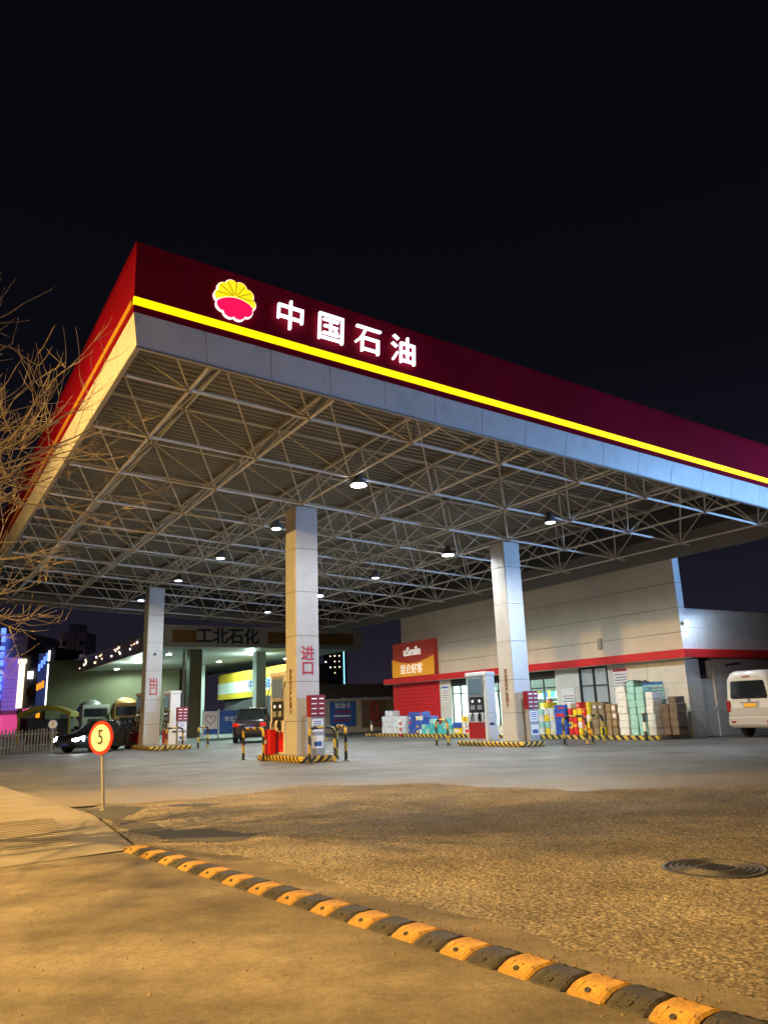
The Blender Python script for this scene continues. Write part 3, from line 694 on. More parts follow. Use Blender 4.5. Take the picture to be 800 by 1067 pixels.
# glazed openings
def glazed(p, q, z0, n):
    for k in range(n + 1):
        y = p + (q - p) * k / n; sb('mullion', 'dark_frame', XW + .08, XW + .14, max(p, y - .03), min(q, y + .03), z0, 2.45)
    sb('transom', 'dark_frame', XW + .082, XW + .138, p + .031, q - .031, 2.05, 2.10)
glazed(31.6, 33.0, .02, 2); glazed(27.25, 31.35, .5, 4); glazed(25.3, 27.0, .02, 2)
sb('wall_panel', 'store_lower', XW + .02, XW + .2, 27.253, 31.347, 0, .5)
# interior room
sb('floor', 'interior', XW + .21, 29.5, 24.6, 33.6, 0, .02); sb('back_wall', 'interior', 29.5, 29.6, 24.6, 33.6, 0, 2.9); sb('ceiling', 'interior', XW + .21, 29.5, 24.6, 33.6, 2.82, 2.9)
sb('side_wall', 'interior', XW + .21, 29.5, 24.5, 24.6, 0, 2.9); sb('side_wall', 'interior', XW + .21, 29.5, 33.6, 33.7, 0, 2.9)
for y in (26.2, 29.2, 32.2): sb('tube_light', 'lit_white', 25.2, 28.6, y - .06, y + .06, 2.74, 2.80)
for y in (26.2, 29.2, 32.2): light('shop_light', 'AREA', Vector((26.8, y, 2.70)) - shop.location, 300, (.72, 1.0, .95), shop, (-.25, 0, -1), (3, .5))
cols = ['box_red', 'box_yellow', 'box_blue', 'box_teal', 'box_white', 'carton', 'box_teal_pale']
sh = thing('shop_shelf', 'white goods shelf glimpsed through the lit shop openings', 'shelf', (28.4, 25.2, .02))
for z in (.1, .62, 1.14, 1.66): MB().box(0, .5, 0, 7.8, z, z + .03).build('shelf_board', 'white_paint', sh)
for y in (0, 2.6, 5.2, 7.76): MB().box(.02, .48, y, y + .04, 0, 2.0).build('upright', 'white_paint', sh)
gd = MB(); goods_parts = {c: MB() for c in cols}
for z in (.13, .65, 1.17, 1.69):
    y = .08
    while y < 7.6:
        wd = rnd.uniform(.12, .34); h = rnd.uniform(.22, .40); goods_parts[rnd.choice(cols)].box(.02, .4, y, y + wd - .02, z, z + h); y += wd
for c, b in goods_parts.items():
    o = b.build('shelf_goods', c, sh); o['kind'] = 'stuff'
# body behind and the return wing
sb('rear_block', 'wall_dark', 29.62, 34.0, 18.8, 38.9, 0, 4.5); sb('roof_slab', 'wall_dark', XW + .36, 29.6, 18.8, 38.9, 3.14, 3.3)
sb('end_wall', 'store_lower', XW + .21, 29.55, 38.62, 38.9, 0, 2.8)
for a, c in ((0, .9), (.9, 1.95), (1.95, 2.8), (3.14, 3.95), (3.95, 4.62)):
    for p, q in ((XW + .203, 25.1), (25.85, 27.8), (27.8, 30.9), (30.9, 34.0)) if c < 2.81 else ((XW + .365, 27.8), (27.8, 30.9), (30.9, 34.0)):
        sb('side_panel', 'white_panel', p + .003, q - .003, 18.56, 18.72, a + .004, c - .004, .003)
dr = sb('side_door', 'white_panel', 25.12, 25.83, 18.60, 18.66, .02, 2.08, .004); sb('handle', 'steel_grey', 25.72, 25.76, 18.54, 18.595, .95, 1.1, parent=dr)
sb('door_fanlight', 'glass_dark', 25.12, 25.5, 18.585, 18.62, 2.12, 2.72); sb('fanlight_panel', 'white_panel', 25.53, 25.83, 18.585, 18.64, 2.12, 2.72)
sb('wing_cap', 'white_panel', XW + .365, 34.0, 18.53, 18.75, 4.624, 4.66)
MB().tube([(26.6, 18.50, 2.55), (27.5, 18.50, 2.63)], .035, 6).build('pipe', 'black_plastic', shop, True)
sb('wall_vent', 'steel_grey', XW - .06, XW - .002, 22.42, 22.62, 3.45, 3.90, .01)
# notices
def notice(y, z, wd, h, label, mat='poster_white', head=None):
    t = thing('wall_notice', label, 'notice', (XW - .012, y, z))
    MB().box(-.012, .008, -wd / 2, wd / 2, 0, h, .003).build('board', mat, t)
    if head: MB().box(-.016, -.0125, -wd / 2 + .01, wd / 2 - .01, h - .12, h - .02).build('header', head, t)
    for k in range(int(h / .11) - 2): MB().box(-.0155, -.0125, -wd / 2 + .05, wd / 2 - .05 - .1 * rnd.random(), .08 + k * .11, .11 + k * .11).build('print_line', 'text_dark' if k % 3 else 'text_red', t)
notice(21.62, 1.98, .72, .66, 'white notice board with red header on the shop wall', head='text_red')
notice(21.62, 1.10, .72, .8, 'lower white notice with red header under the notice board', head='text_red')
notice(24.6, 1.25, .8, .75, 'pale notice left of the barred window')
notice(20.3, 1.05, 1.35, 1.0, 'pale teal poster on the shop wall behind the teal packs', mat='box_teal_pale', head='poster_blue')
notice(33.5, 1.7, .62, .8, 'blue and white notice beside the shop door', head='poster_blue')
# shop sign
sg = thing('shop_sign', 'red and orange shop sign reading uSmile above the red band', 'shop sign', (XW, 36.0, 3.16))
MB().box(-.30, -.02, -2.02, 2.05, 0, 1.88, .01).build('box', 'sign_red', sg)
n = 14; up = [(-2.06 + 4.15 * k / n, .98 - .30 * math.sin(math.pi * k / n) ** 1.0 + .02) for k in range(n + 1)]
MB().prism([(2.09, -.01), (-2.06, -.01)] + up, -.345, -.303, lambda x, y, z: (z, x, y)).build('orange_panel', 'sign_orange', sg)
text('lettering', 'uSmile', .66, 'sign_letters', sg, (-.315, .05, 1.34), FX, .012, .012)
text('lettering', '昆仑好客', .56, 'sign_letters', sg, (-.36, .1, .36), FX, .012, 0)
# corner floodlight
fl = thing('corner_floodlight', 'glaring white floodlight on the corner of the shop above the red band', 'floodlight', (XW + .1, 18.45, 4.08))
MB().box(-.10, .10, -.14, .0, -.05, .06, .01).build('housing', 'lamp_body', fl); MB().box(-.12, .09, -.17, -.142, -.07, .05).build('lens', 'led_bright', fl); MB().box(-.02, .02, 0, .09, -.02, .02).build('bracket', 'lamp_body', fl)
light('flood_beam', 'SPOT', (.15, -1.0, .15), 120, (.66, .83, 1), fl, (.3, .1, -1), .25, R(178), .2)
# kerb under the goods
k_ = thing('shop_kerb', 'long black and yellow striped kerb along the shop front', 'kerb', (22.55, 18.7, 0)); MB().box(0, .18, 0, 20.3, 0, .15, .02).build('kerb_edge', 'kerb_fine', k_); MB().box(.181, 1.74, 0, 20.3, 0, .14).build('walk', 'g_slab', k_)
# ------------------------------------------------------------------ goods stacked along the shop
def packs(y0, y1, nz, ny, h, mat, name, label, cat, x0=22.82, dep=.55, z0=.15, jit=.02, top=None):
    t = thing(name, label, cat, (x0, (y0 + y1) / 2, z0), 0, 'goods stacked along the shop front')
    wd = (y1 - y0) / ny
    for j in range(ny):
        nn = nz if not isinstance(nz, list) else nz[j]
        for k in range(nn):
            o = rnd.uniform(-jit, jit)
            a = -((y1 - y0) / 2) + j * wd
            mm = mat if isinstance(mat, str) else rnd.choice(mat)
            s_ = rnd.uniform(0, .035); p = MB().box(o, o + dep - s_, a + .008 + rnd.uniform(0, .03), a + wd - .008 - rnd.uniform(0, .03), k * h + .004, (k + 1) * h - .004 - (s_ if k == nn - 1 else 0), .025).build('package', mm, t)
            if mm == 'pet_clear':
                for q in range(4):
                    for r_ in range(2): MB().lathe([(.025, 0), (.025, .02)], 6, (o + .12 + r_ * .25, a + .06 + q * (wd - .1) / 3.6, (k + 1) * h - .004)).build('bottle_cap', 'box_blue', p) if k == nn - 1 else None
            elif mm in ('box_white', 'box_red', 'box_yellow', 'carton', 'box_blue') and 'tissue' not in name and rnd.random() < .45:
                MB().box(o - .004, o, a + wd * rnd.uniform(.12, .4), a + wd * rnd.uniform(.6, .9), k * h + h * rnd.uniform(.2, .4), k * h + h * rnd.uniform(.55, .8)).build('package_label', rnd.choice(['box_white', 'box_yellow', 'box_red', 'text_blue']) if mm not in ('carton', 'carton_dark') else 'box_white', p)
    return t
packs(35.1, 37.6, [3, 3, 3, 3, 4, 4, 3], 7, .30, 'pet_clear', 'water_pack_stack', 'stack of shrink-wrapped clear water bottles at the left end of the shop kerb', 'water packs')
packs(32.9, 34.9, [4, 4, 5, 4, 3, 5], 6, .22, ['box_blue', 'box_blue', 'box_blue', 'box_white'], 'blue_pack_stack', 'stack of deep blue drink packs before the red shutter', 'drink packs')
packs(31.0, 33.6, [2, 3, 2, 2, 3, 2, 2], 7, .24, ['box_teal', 'box_teal', 'box_teal_pale'], 'teal_box_row', 'low row of turquoise boxes before the shop door', 'boxes', x0=22.74, dep=.06 + .3)
packs(29.6, 31.0, [3, 2], 2, .28, ['box_white', 'box_yellow', 'box_blue'], 'mixed_box_stack', 'small mixed stack of boxes beside the right dispenser', 'boxes')
packs(24.0, 25.6, [4, 5, 4, 4, 5], 5, .26, ['box_white', 'box_white', 'box_white', 'box_teal_pale', 'box_yellow'], 'white_box_stack', 'white and blue printed boxes stacked right of the pillar', 'boxes')
packs(23.3, 24.0, [4], 1, .30, 'box_blue', 'blue_box_stack', 'narrow stack of blue boxes beside the white printed boxes', 'boxes')
packs(22.0, 23.25, [5, 4, 5, 4, 5], 5, .25, ['box_red', 'box_yellow', 'box_red', 'box_white'], 'red_box_stack', 'red and yellow gift boxes stacked under the barred window', 'boxes')
packs(21.3, 21.95, [4, 4], 2, .30, ['carton', 'box_yellow'], 'carton_stack', 'brown cartons stacked next to the red and yellow boxes', 'cartons')
packs(20.7, 21.25, [4, 4], 2, .28, 'carton', 'carton_pile', 'plain brown carton pile left of the tall white packs', 'cartons')
packs(20.15, 20.65, [7], 1, .255, 'box_white', 'tissue_stack', 'tall stack of white tissue packs left of the teal packs', 'tissue packs')
packs(19.35, 20.12, [7, 8], 2, .245, 'box_teal_pale', 'tissue_stack', 'tall stack of pale teal tissue packs', 'tissue packs')
packs(18.95, 19.32, [6], 1, .25, 'box_white', 'tissue_stack', 'white tissue stack at the shop corner right of the teal packs', 'tissue packs')
packs(18.2, 18.92, [5, 4], 2, .27, 'carton_dark', 'dark_carton_stack', 'dark brown cartons at the very corner of the shop', 'cartons', x0=23.1)
t = thing('goods_tarp', 'crumpled dark tarp lying on the teal tissue packs', 'tarp', (23.1, 19.75, 1.99)); b = MB(); g = 7
for i in range(g):
    for j in range(g): b.v.append((-.3 + i * .1, -.5 + j * .16, .02 + .12 * rnd.random() - .03 * abs(j - 3)))
b.f = [(i * g + j, i * g + j + 1, i * g + g + j + 1, i * g + g + j) for i in range(g - 1) for j in range(g - 1)]; b.sm = [True] * len(b.f); b.build('sheet', 'wall_dark', t)
def bollard(x, y, h, label, mat='post_bw'):
    t = thing('bollard', label, 'bollard', (x, y, 0)); MB().lathe([(.06, 0), (.06, h - .02), (.045, h)], 10).build('post', mat, t); MB().lathe([(.10, 0), (.10, .015)], 10).build('foot', 'iron', t)
bollard(22.3, 19.0, 1.0, 'black and white bollard before the dark cartons at the shop corner')
bollard(22.35, 37.9, .9, 'striped bollard at the left end of the water bottles')
bollard(22.35, 34.95, .9, 'red and white bollard between water bottles and blue packs', 'post_rw')

# ------------------------------------------------------------------ vehicles (front towards +X)
def wheel(t, x, y, r, wd, name='wheel'):
    wh = bpy.data.objects.new(name, None); C.objects.link(wh); wh.parent = t; wh.location = (x, y, r)
    s = 1 if y > 0 else -1
    MB().lathe([(r * .62, -wd / 2), (r * .9, -wd / 2), (r, -wd * .32), (r, wd * .32), (r * .9, wd / 2), (r * .62, wd / 2)], 24, axis='y').build('tyre', 'rubber', wh)
    MB().lathe([(r * .60, -.02), (r * .60, .0)], 20, (0, s * wd * .42, 0), 'y').build('rim', 'rim_metal', wh)
    for k in range(5):
        a = k * 1.2566; MB().tube([(0, s * wd * .47, 0), (r * .55 * math.cos(a), s * wd * .45, r * .55 * math.sin(a))], r * .075, 5).build('spoke', 'chrome', wh)
def section(x, hw, zb, zt, roundtop=.12):
    pts = [(hw * .90, zb), (hw * .98, zb + .08), (hw, zb + (zt - zb) * .5), (hw * .985, zt - roundtop), (hw * .93, zt - roundtop * .25), (hw * .80, zt)]
    return [(x, y, z) for y, z in pts] + [(x, -y, z) for y, z in reversed(pts)]
def car(label, paint, loc, rz, lights_on, suv=False):
    t = thing('parked_car', label, 'car', loc, rz)
    k = 1.12 if suv else 1.0
    st = [(-2.35, .66, .42, .80), (-2.28, .80, .30, .98), (-2.0, .88, .22, 1.02), (-1.0, .91, .20, .98), (.3, .91, .20, .95), (1.0, .90, .20, .93), (1.7, .87, .22, .86), (2.15, .80, .26, .76), (2.36, .64, .36, .64)]
    MB().loft([section(x, hw, zb * (1.2 if suv else 1), zt * k) for x, hw, zb, zt in st]).build('body', paint, t)
    zb, zt = .93 * k, 1.44 * k + (.10 if suv else 0)
    xr = (-2.2, -1.75) if suv else (-1.85, -1.05)
    def ring(x0, x1, hw, z): return [(x0, -hw, z), (x0, hw, z), (x1, hw, z), (x1, -hw, z)]
    b = MB(); lo = [(xr[0], -.74, zb), (xr[0], .74, zb), (-.1, .83, zb), (1.15, .74, zb), (1.15, -.74, zb), (-.1, -.83, zb)]
    hi = [(xr[1], -.56, zt - .05), (xr[1], .56, zt - .05), (-.25, .63, zt), (.30, .60, zt - .04), (.30, -.60, zt - .04), (-.25, -.63, zt)]
    b.loft([lo, hi], smooth=False); b.build('windows', 'glass_dark', t)
    b = MB(); r0 = [(xr[1] - .06, -.56, zt - .055), (xr[1] - .06, .56, zt - .055), (-.25, .64, zt - .01), (.36, .60, zt - .05), (.36, -.60, zt - .05), (-.25, -.64, zt - .01)]
    b.loft([r0, [(x * .98, y * .9, z + .045) for x, y, z in r0]], smooth=False); b.build('roof', paint, t)
    for s in (-1, 1):
        for (p, q) in (((1.16, s * .75, zb), (.32, s * .61, zt - .03)), ((-.12, s * .838, zb), (-.25, s * .64, zt - .01)), ((xr[0], s * .75, zb), (xr[1], s * .57, zt - .04))): MB().tube([p, q], .035, 6).build('window_pillar', paint, t)
        MB().box(1.0, 1.18, s * .86 - .07 + s * .06, s * .86 + .07 + s * .06, zb + .02, zb + .16, .03).build('mirror', paint, t)
        hl = MB().loft([[(2.02, s * y, z * k) for y, z in ((.84, .56), (.84, .76), (.46, .75), (.46, .57))], [(2.36, s * y, z * k) for y, z in ((.66, .54), (.66, .66), (.48, .65), (.48, .56))]], smooth=False); hl.build('headlight', 'headlight' if lights_on else 'chrome', t)
        MB().box(-2.37, -2.2, s * .68 - .15, s * .68 + .15, .72 * k, .88 * k, .02).build('tail_light', 'lamp_red', t)
        for x in (-.75, .35): MB().box(x, x + .18, s * .915 - .012, s * .915 + .012, .80 * k, .83 * k).build('door_handle', 'chrome', t)
        for x in (-.14, 1.02): MB().box(x, x + .012, s * .912 - .006, s * .912 + .006, .32, .90 * k).build('door_seam', 'joint_dark', t)
    for x in (-1.38, 1.42):
        for s in (-1, 1): wheel(t, x, s * .80, .335 * (1.05 if suv else 1), .22)
    MB().box(2.28, 2.39, -.45, .45, .44, .60, .02).build('grille', 'black_plastic', t); MB().box(2.34, 2.405, -.22, .22, .36, .47).build('number_plate', 'plate_blue', t); MB().box(-2.40, -2.33, -.24, .24, .62 * k, .74 * k).build('number_plate', 'plate_blue', t)
    if lights_on:
        for s in (-1, 1): light('headlight_beam', 'SPOT', (2.42, s * .58, .62), 60, (.85, .93, 1), t, (1, 0, -.22), .05, R(70), .8)
    return t
car('black sedan with its headlights on, leaving past the pillar marked 出口', 'car_black', (8.25, 38.2, .0), R(212), True).scale = (1, 1, .93)
car('dark brown car with red tail lights behind the nearest dispenser', 'suv_brown', (16.2, 39.8, 0), R(62), False, True)
# van
v = thing('minibus', 'white high-roofed van parked beside the shop, seen from behind', 'van', (24.75, 16.5, 0), R(4))
st = [(0.03, .76, .50, 2.10), (.0, .80, .36, 1.2), ]
def vs_sec(x, hw, zb, zt, tw): 
    pts = [(hw * .93, zb), (hw, zb + .12), (hw, 1.05), (hw * .985, 1.25), (tw + .05, zt - .22), (tw - .06, zt - .07), (tw - .25, zt)]
    return [(x, y, z) for y, z in pts] + [(x, -y, z) for y, z in reversed(pts)]
b = MB().loft([vs_sec(.06, .78, .40, 2.20, .68), vs_sec(.0, .82, .36, 2.12, .69), vs_sec(.0, .825, .35, 2.11, .69), vs_sec(.05, .85, .33, 2.19, .72), vs_sec(.2, .86, .32, 2.25, .74), vs_sec(2.5, .86, .32, 2.28, .75), vs_sec(3.6, .86, .32, 2.22, .73), vs_sec(4.3, .85, .33, 1.75, .68), vs_sec(4.75, .80, .36, 1.15, .70)]) if False else MB()
secs = [(.0, .80, .38, 2.06, .64), (.05, .845, .34, 2.17, .70), (.18, .86, .32, 2.24, .73), (2.5, .86, .32, 2.27, .74), (3.5, .86, .32, 2.20, .72), (4.1, .85, .32, 1.85, .68)]
b.loft([vs_sec(*q) for q in secs]); b.build('body', 'van_white', v)
MB().loft([section(4.0, .85, .33, 1.30), section(4.5, .83, .34, 1.12), section(4.8, .74, .38, .95)]).build('bonnet', 'van_white', v)
rw = [(-.62, 1.30), (.62, 1.30), (.66, 1.36), (.60, 1.86), (.55, 1.90), (-.55, 1.90), (-.60, 1.86), (-.66, 1.36)]
MB().prism(rw, -.022, .012, lambda x, y, z: (z + (y - 1.3) * .03, x, y)).build('rear_window', 'glass_dark', v)
hb = MB().box(-.035, .02, -.33, .33, 1.155, 1.195, .008).build('tailgate_trim', 'chrome', v)
MB().box(-.03, .02, -.30, .26, 1.02, 1.15).build('plate_recess', 'van_lower', v); MB().box(-.045, -.031, -.22, .18, 1.02, 1.14).build('number_plate', 'plate_yellow', v)
MB().lathe([(.05, -.012), (.05, .012)], 14, (-.02, 0, 1.245), 'x').build('badge', 'chrome', v)
MB().box(-.07, .25, -.84, .84, .40, .70, .05).build('rear_bumper', 'van_lower', v); MB().box(-.025, .15, -.80, .80, .72, 1.0, .02).build('lower_tailgate', 'van_lower', v)
for s in (-1, 1):
    MB().box(-.035, .16, s * .775 - .075, s * .775 + .075, .86, 1.24, .02).build('tail_light', 'lamp_red_off', v); MB().box(-.08, -.065, s * .62 - .08, s * .62 + .08, .50, .56).build('reflector', 'lamp_red_off', v)
    MB().box(.5, 3.3, s * .825 - .03, s * .825 + .03, 1.28, 1.80, .03).build('side_window', 'glass_dark', v)
    for x in (.95, 3.75): wheel(v, x, s * .74, .33, .22)
MB().box(-.06, .02, -.12, .12, 2.03, 2.06).build('brake_light', 'lamp_red_off', v)
MB().tube([(-.02, -.5, 1.32), (-.03, -.2, 1.38)], .012, 5).build('wiper', 'black_plastic', v)
# trucks parked behind the far canopy columns
def truck(label, loc, rz, drum):
    t = thing('parked_truck', label, 'truck', loc, rz, 'trucks parked at the back')
    MB().box(1.7, 3.45, -1.15, 1.15, .7, 2.75, .12).build('cab', drum, t); MB().box(3.4, 3.58, -1.1, 1.1, .65, 1.0, .04).build('bumper', 'truck_grey', t); MB().box(3.45, 3.5, -.6, .6, 1.1, 1.6, .02).build('grille', 'black_plastic', t)
    MB().box(3.3, 3.47, -.95, .95, 1.75, 2.45, .03).build('windscreen', 'glass_dark', t)
    MB().box(-3.6, 1.6, -.9, .9, .75, 1.0, .03).build('chassis', 'truck_grey', t)
    MB().lathe([(.45, -3.4), (1.0, -2.0), (1.2, -.6), (1.0, .7), (.5, 1.4)], 18, (0, 0, 2.1), 'x').build('drum', drum, t)
    for s in (-1, 1):
        for x in (-2.6, -1.4, 2.5): wheel(t, x, s * .95, .5, .3)
        MB().box(3.5, 3.62, s * .8 - .15, s * .8 + .15, .95, 1.15).build('headlight', 'lit_warm' if s > 0 else 'chrome', t)
    return t
truck('orange mixer truck parked under the far canopy', (16.4, 69, 0), R(-100), 'truck_orange'); truck('grey mixer truck parked at the left of the far canopy', (14.6, 74, 0), R(-95), 'truck_grey')

# ------------------------------------------------------------------ bare street tree, left edge of the picture
tr = thing('bare_tree', 'leafless street tree with thin tangled branches at the left edge', 'tree', (-1.05, 11.45, 0))
trunk = MB(); trunk.tube([(0, 0, 0), (.03, .02, .5), (.0, .05, 1.4), (.06, .0, 2.3), (.10, -.03, 3.0)], [.16, .125, .105, .095, .08], 10); trunk.build('trunk', 'bark', tr)
r2 = random.Random(21)
def grow(b, tb, p, d, L_, r, depth):
    pts = [p]; rs = [r]; n = 5 if depth < 2 else 4
    for k in range(n):
        d = (d + Vector((r2.gauss(0, .085), r2.gauss(0, .085), r2.gauss(.045, .07)))).normalized(); p = p + d * (L_ / n); pts.append(p); rs.append(r * (1 - .55 * (k + 1) / n))
    (b if depth < 2 else tb).tube(pts, rs, 7 if depth < 1 else (5 if depth < 2 else 4), cap=False)
    if depth >= 3: return
    for k in range((7, 6, 4)[depth]):
        i = r2.randint(1, n); q = pts[i]; ax = d.orthogonal().normalized(); ax.rotate(Matrix.Rotation(r2.uniform(0, 6.283), 3, d))
        nd = (d * r2.uniform(.55, 1.0) + ax * r2.uniform(.45, .85)).normalized()
        grow(b, tb, q, nd, L_ * r2.uniform(.42, .68), max(.0045, rs[i] * r2.uniform(.5, .72)), depth + 1)
limbs = [((.9, .05, .30), 1.9, 2.4), ((.75, -.25, .55), 2.5, 2.5), ((.62, .2, .95), 2.6, 2.7), ((.35, -.2, 1.0), 2.6, 3.0), ((.15, .3, 1.2), 2.6, 3.0), ((-.5, -.3, .9), 2.3, 2.7), ((-.6, .5, .7), 2.2, 2.6), ((.85, .5, .12), 1.6, 2.2), ((.95, -.1, .02), 1.5, 2.75), ((.55, -.4, 1.15), 3.0, 2.9), ((.62, .0, 1.3), 3.1, 2.8), ((.8, -.3, .8), 2.7, 2.9), ((.45, .3, 1.2), 2.9, 2.9)]
for d, L_, z in limbs:
    b, tb = MB(), MB(); grow(b, tb, Vector((.06, 0, z)), Vector(d).normalized(), L_, .05, 0)
    o = b.build('limb', 'bark', tr); tb.build('twigs', 'bark_twig', o)

# ------------------------------------------------------------------ street lamps out of the picture that light the place, and one added for the towers
def street_lamp(x, y, h, rz, label, energy, col, aim, spot, emis):
    t = thing('street_lamp', label, 'street lamp', (x, y, 0), rz)
    MB().tube([(0, 0, 0), (0, 0, h)], [.09, .05], 10).build('pole', 'galv', t); MB().tube([(0, 0, h - .02), (.5, 0, h + .22), (1.3, 0, h + .3)], .035, 8).build('arm', 'galv', t)
    MB().box(1.2, 1.85, -.14, .14, h + .22, h + .36, .05).build('lamp_head', 'lamp_body', t); MB().box(1.3, 1.8, -.10, .10, h + .205, h + .219).build('lens', emis, t)
    light('lamp_light', 'SPOT', (1.55, 0, h + .18), energy, col, t, Matrix.Rotation(-rz, 3, 'Z') @ Vector(aim), .12, spot, .7)
mk('sodium', (1, .65, .25), es=20, ec=(1, .55, .15))
street_lamp(-9.6, 16.4, 9.4, R(-8), 'sodium street lamp on the pavement beyond the left edge of the picture', 42000, (1, .58, .15), (.25, -.05, -1), R(172), 'sodium')
street_lamp(-6.0, 1.5, 9.0, R(8), 'sodium street lamp on the pavement left of the viewer', 12600, (1, .62, .215), (.25, .12, -1), R(132), 'sodium')
street_lamp(30.5, 1.5, 5.4, R(150), 'cool LED floodlight mast beyond the right edge of the picture', 26000, (.26, .53, 1), (-.78, .85, .22), R(74), 'led_bright')

street_lamp(36, 255, 9.0, R(60), 'distant added lamp that brightens the tower blocks, hidden behind the olive building', 90000, (1, .72, .78), (.3, .9, .3), R(150), 'sodium')  # added unseen lamp, only there to lift the tower blocks out of black
# ------------------------------------------------------------------ background: second canopy
BX0, BX1, BY0, BY1, BZ = 14.8, 30.6, 53.0, 89.0, 6.15
bc = thing('rear_canopy', 'second lit canopy behind, with dark 工北石化 lettering on its pale fascia', 'canopy', (BX0, BY0, 0))
def bb(name, mat, *a, bev=0., parent=None): return MB().box(*a, bev).build(name, mat, parent or bc, True)
bb('ceiling', 'canopy_white', BX0 + .2, BX1 - .2, BY0 + .2, BY1 - .2, BZ + .05, BZ + .2)
bb('fascia_front', 'canopy_fascia', BX0, BX1, BY0, BY0 + .15, BZ, BZ + 1.5); bb('fascia_side', 'canopy_red', BX0, BX0 + .15, BY0 + .151, BY1, BZ + .02, BZ + 1.1)
bb('fascia_side_lip', 'canopy_fascia', BX0 - .05, BX0 + .15, BY0 + .151, BY1, BZ + 1.11, BZ + 1.4)
bb('gold_panel', 'fascia_gold', BX0 + .7, BX0 + 2.4, BY0 - .05, BY0 - .003, BZ + .3, BZ + 1.15); bb('gold_panel', 'fascia_gold', 22.6, 29.8, BY0 - .05, BY0 - .003, BZ + .3, BZ + 1.15)
text('lettering', '工北石化', 1.18, 'text_dark', bc, (19.55 - BX0, -.03, BZ + .72), FY, .02, .03)
for (cx, cy) in ((16.9, 88), (16.9, 62), (23.8, 85.5), (23.8, 72), (23.8, 57.5)):
    bb('column', 'column_white', cx - .4, cx + .4, cy - .4, cy + .4, 0, BZ + .05, bev=.03)
bb('column', 'wall_olive', 17.6, 18.5, 55.5, 56.3, 0, BZ + .05)
bb('rail_strip', 'column_white', 16.75, 16.92, 54.4, 54.55, 0, 6.1); pass
for i, (cx, cy) in enumerate(((17.6, 86.5), (17.3, 77), (17.0, 68.3), (17.2, 59.5), (24.9, 85), (23.8, 66.8), (23.6, 58.6), (28.6, 63))):
    t = thing('ceiling_light', 'bright ceiling light under the rear canopy, %s' % ('deepest in the left row', 'third from the front in the left row', 'second from the front in the left row', 'nearest in the left row', 'deepest in the right row', 'middle of the right row', 'nearest in the right row', 'at the far right end')[i], 'lamp', (cx, cy, BZ - .02), 0, 'lights on the rear canopy ceiling')
    MB().lathe([(.20, .0), (.24, .07)], 12).build('lens', 'led_bright', t); MB().lathe([(.27, .025), (.27, .07)], 12).build('housing', 'lamp_body', t)
    light('lamp_light', 'SPOT', (0, 0, -.05), 1500, (.64, 1, .86), t, (0, 0, -1), .15, R(175), .3)
    if i % 2 == 0: light('ceiling_fill', 'POINT', (0, 0, -1.1), 420, (.72, 1, .86), t, None, .2)  # extra point lights added below the fittings to brighten the canopy ceiling
r3 = random.Random(5)
for k in range(26):   # lit fragments of the broken neon characters on the side fascia
    y = r3.choice((60, 66.5, 73, 80)) + r3.uniform(-1.7, 1.7); z = BZ + .25 + r3.uniform(0, .7); a = r3.uniform(.1, .4)
    bb('neon_fragment', 'lit_warm' if k % 3 else 'lit_white', BX0 - .06, BX0 - .01, y, y + a, z, z + r3.uniform(.05, .16))
# hoarding on the yellow shed
hd_ = thing('yellow_shed', 'low shed with yellow and white fascia carrying blue characters', 'shed', (26, 51.0, 0))
def hb_(n, m_, *a): return MB().box(*a).build(n, m_, hd_, True)
hb_('fascia_yellow', 'hoard_yellow', 26, 26.2, 52.6, 73, 4.45, 5.3); hb_('fascia_white', 'hoard_white', 25.96, 26.2, 52.6, 73, 3.45, 4.44); hb_('fascia_yellow', 'hoard_yellow', 25.95, 26.2, 52.6, 73, 2.95, 3.44)
hb_('shed_body', 'wall_dark', 26.6, 27.6, 53.2, 72.8, 0, 4.9); hb_('shed_roof', 'wall_dark', 26.21, 27.7, 53.0, 73, 4.92, 5.0)
text('lettering', '中国石油化工企业', .92, 'text_blue', hd_, (-.06, 9.2, 3.95), FX, .01, .015, sx_=1.35)
n = 10; arc = [(51 + 20 * k / n, 2.93 - .9 + .9 * math.sin(math.pi * k / n)) for k in range(n + 1)]
MB().prism([(51, .9)] + arc + [(71, .9)], 25.7, 25.9, lambda x, y, z: (z, x, y)).build('arched_awning', 'wall_dark', hd_, True)
# blue banner on a frame
bn = thing('blue_banner', 'blue and white banner panel on a frame under the rear canopy', 'banner', (17.0, 50.4, 0))
MB().box(0, 3.2, 0, .06, .25, 1.75).build('panel', 'poster_blue', bn); MB().box(0, .95, -.012, -.002, .6, 1.72).build('white_part', 'poster_white', bn)
for x in (-.05, .98, 3.2): MB().box(x, x + .08, -.03, .09, 0, 1.85).build('frame_post', 'white_paint', bn)
b = MB(); hp = [(16 * math.sin(a) ** 3 * .021, (13 * math.cos(a) - 5 * math.cos(2 * a) - 2 * math.cos(3 * a) - math.cos(4 * a)) * .021) for a in [2 * math.pi * k / 28 for k in range(29)]]
b.tube([(.48 + x, -.02, 1.2 + z) for x, z in hp], .02, 5, cap=False); b.build('heart_outline', 'text_red', bn)
text('lettering', '安全生产', .34, 'text_white', bn, (2.1, -.012, 1.2), FY, .003, .003)
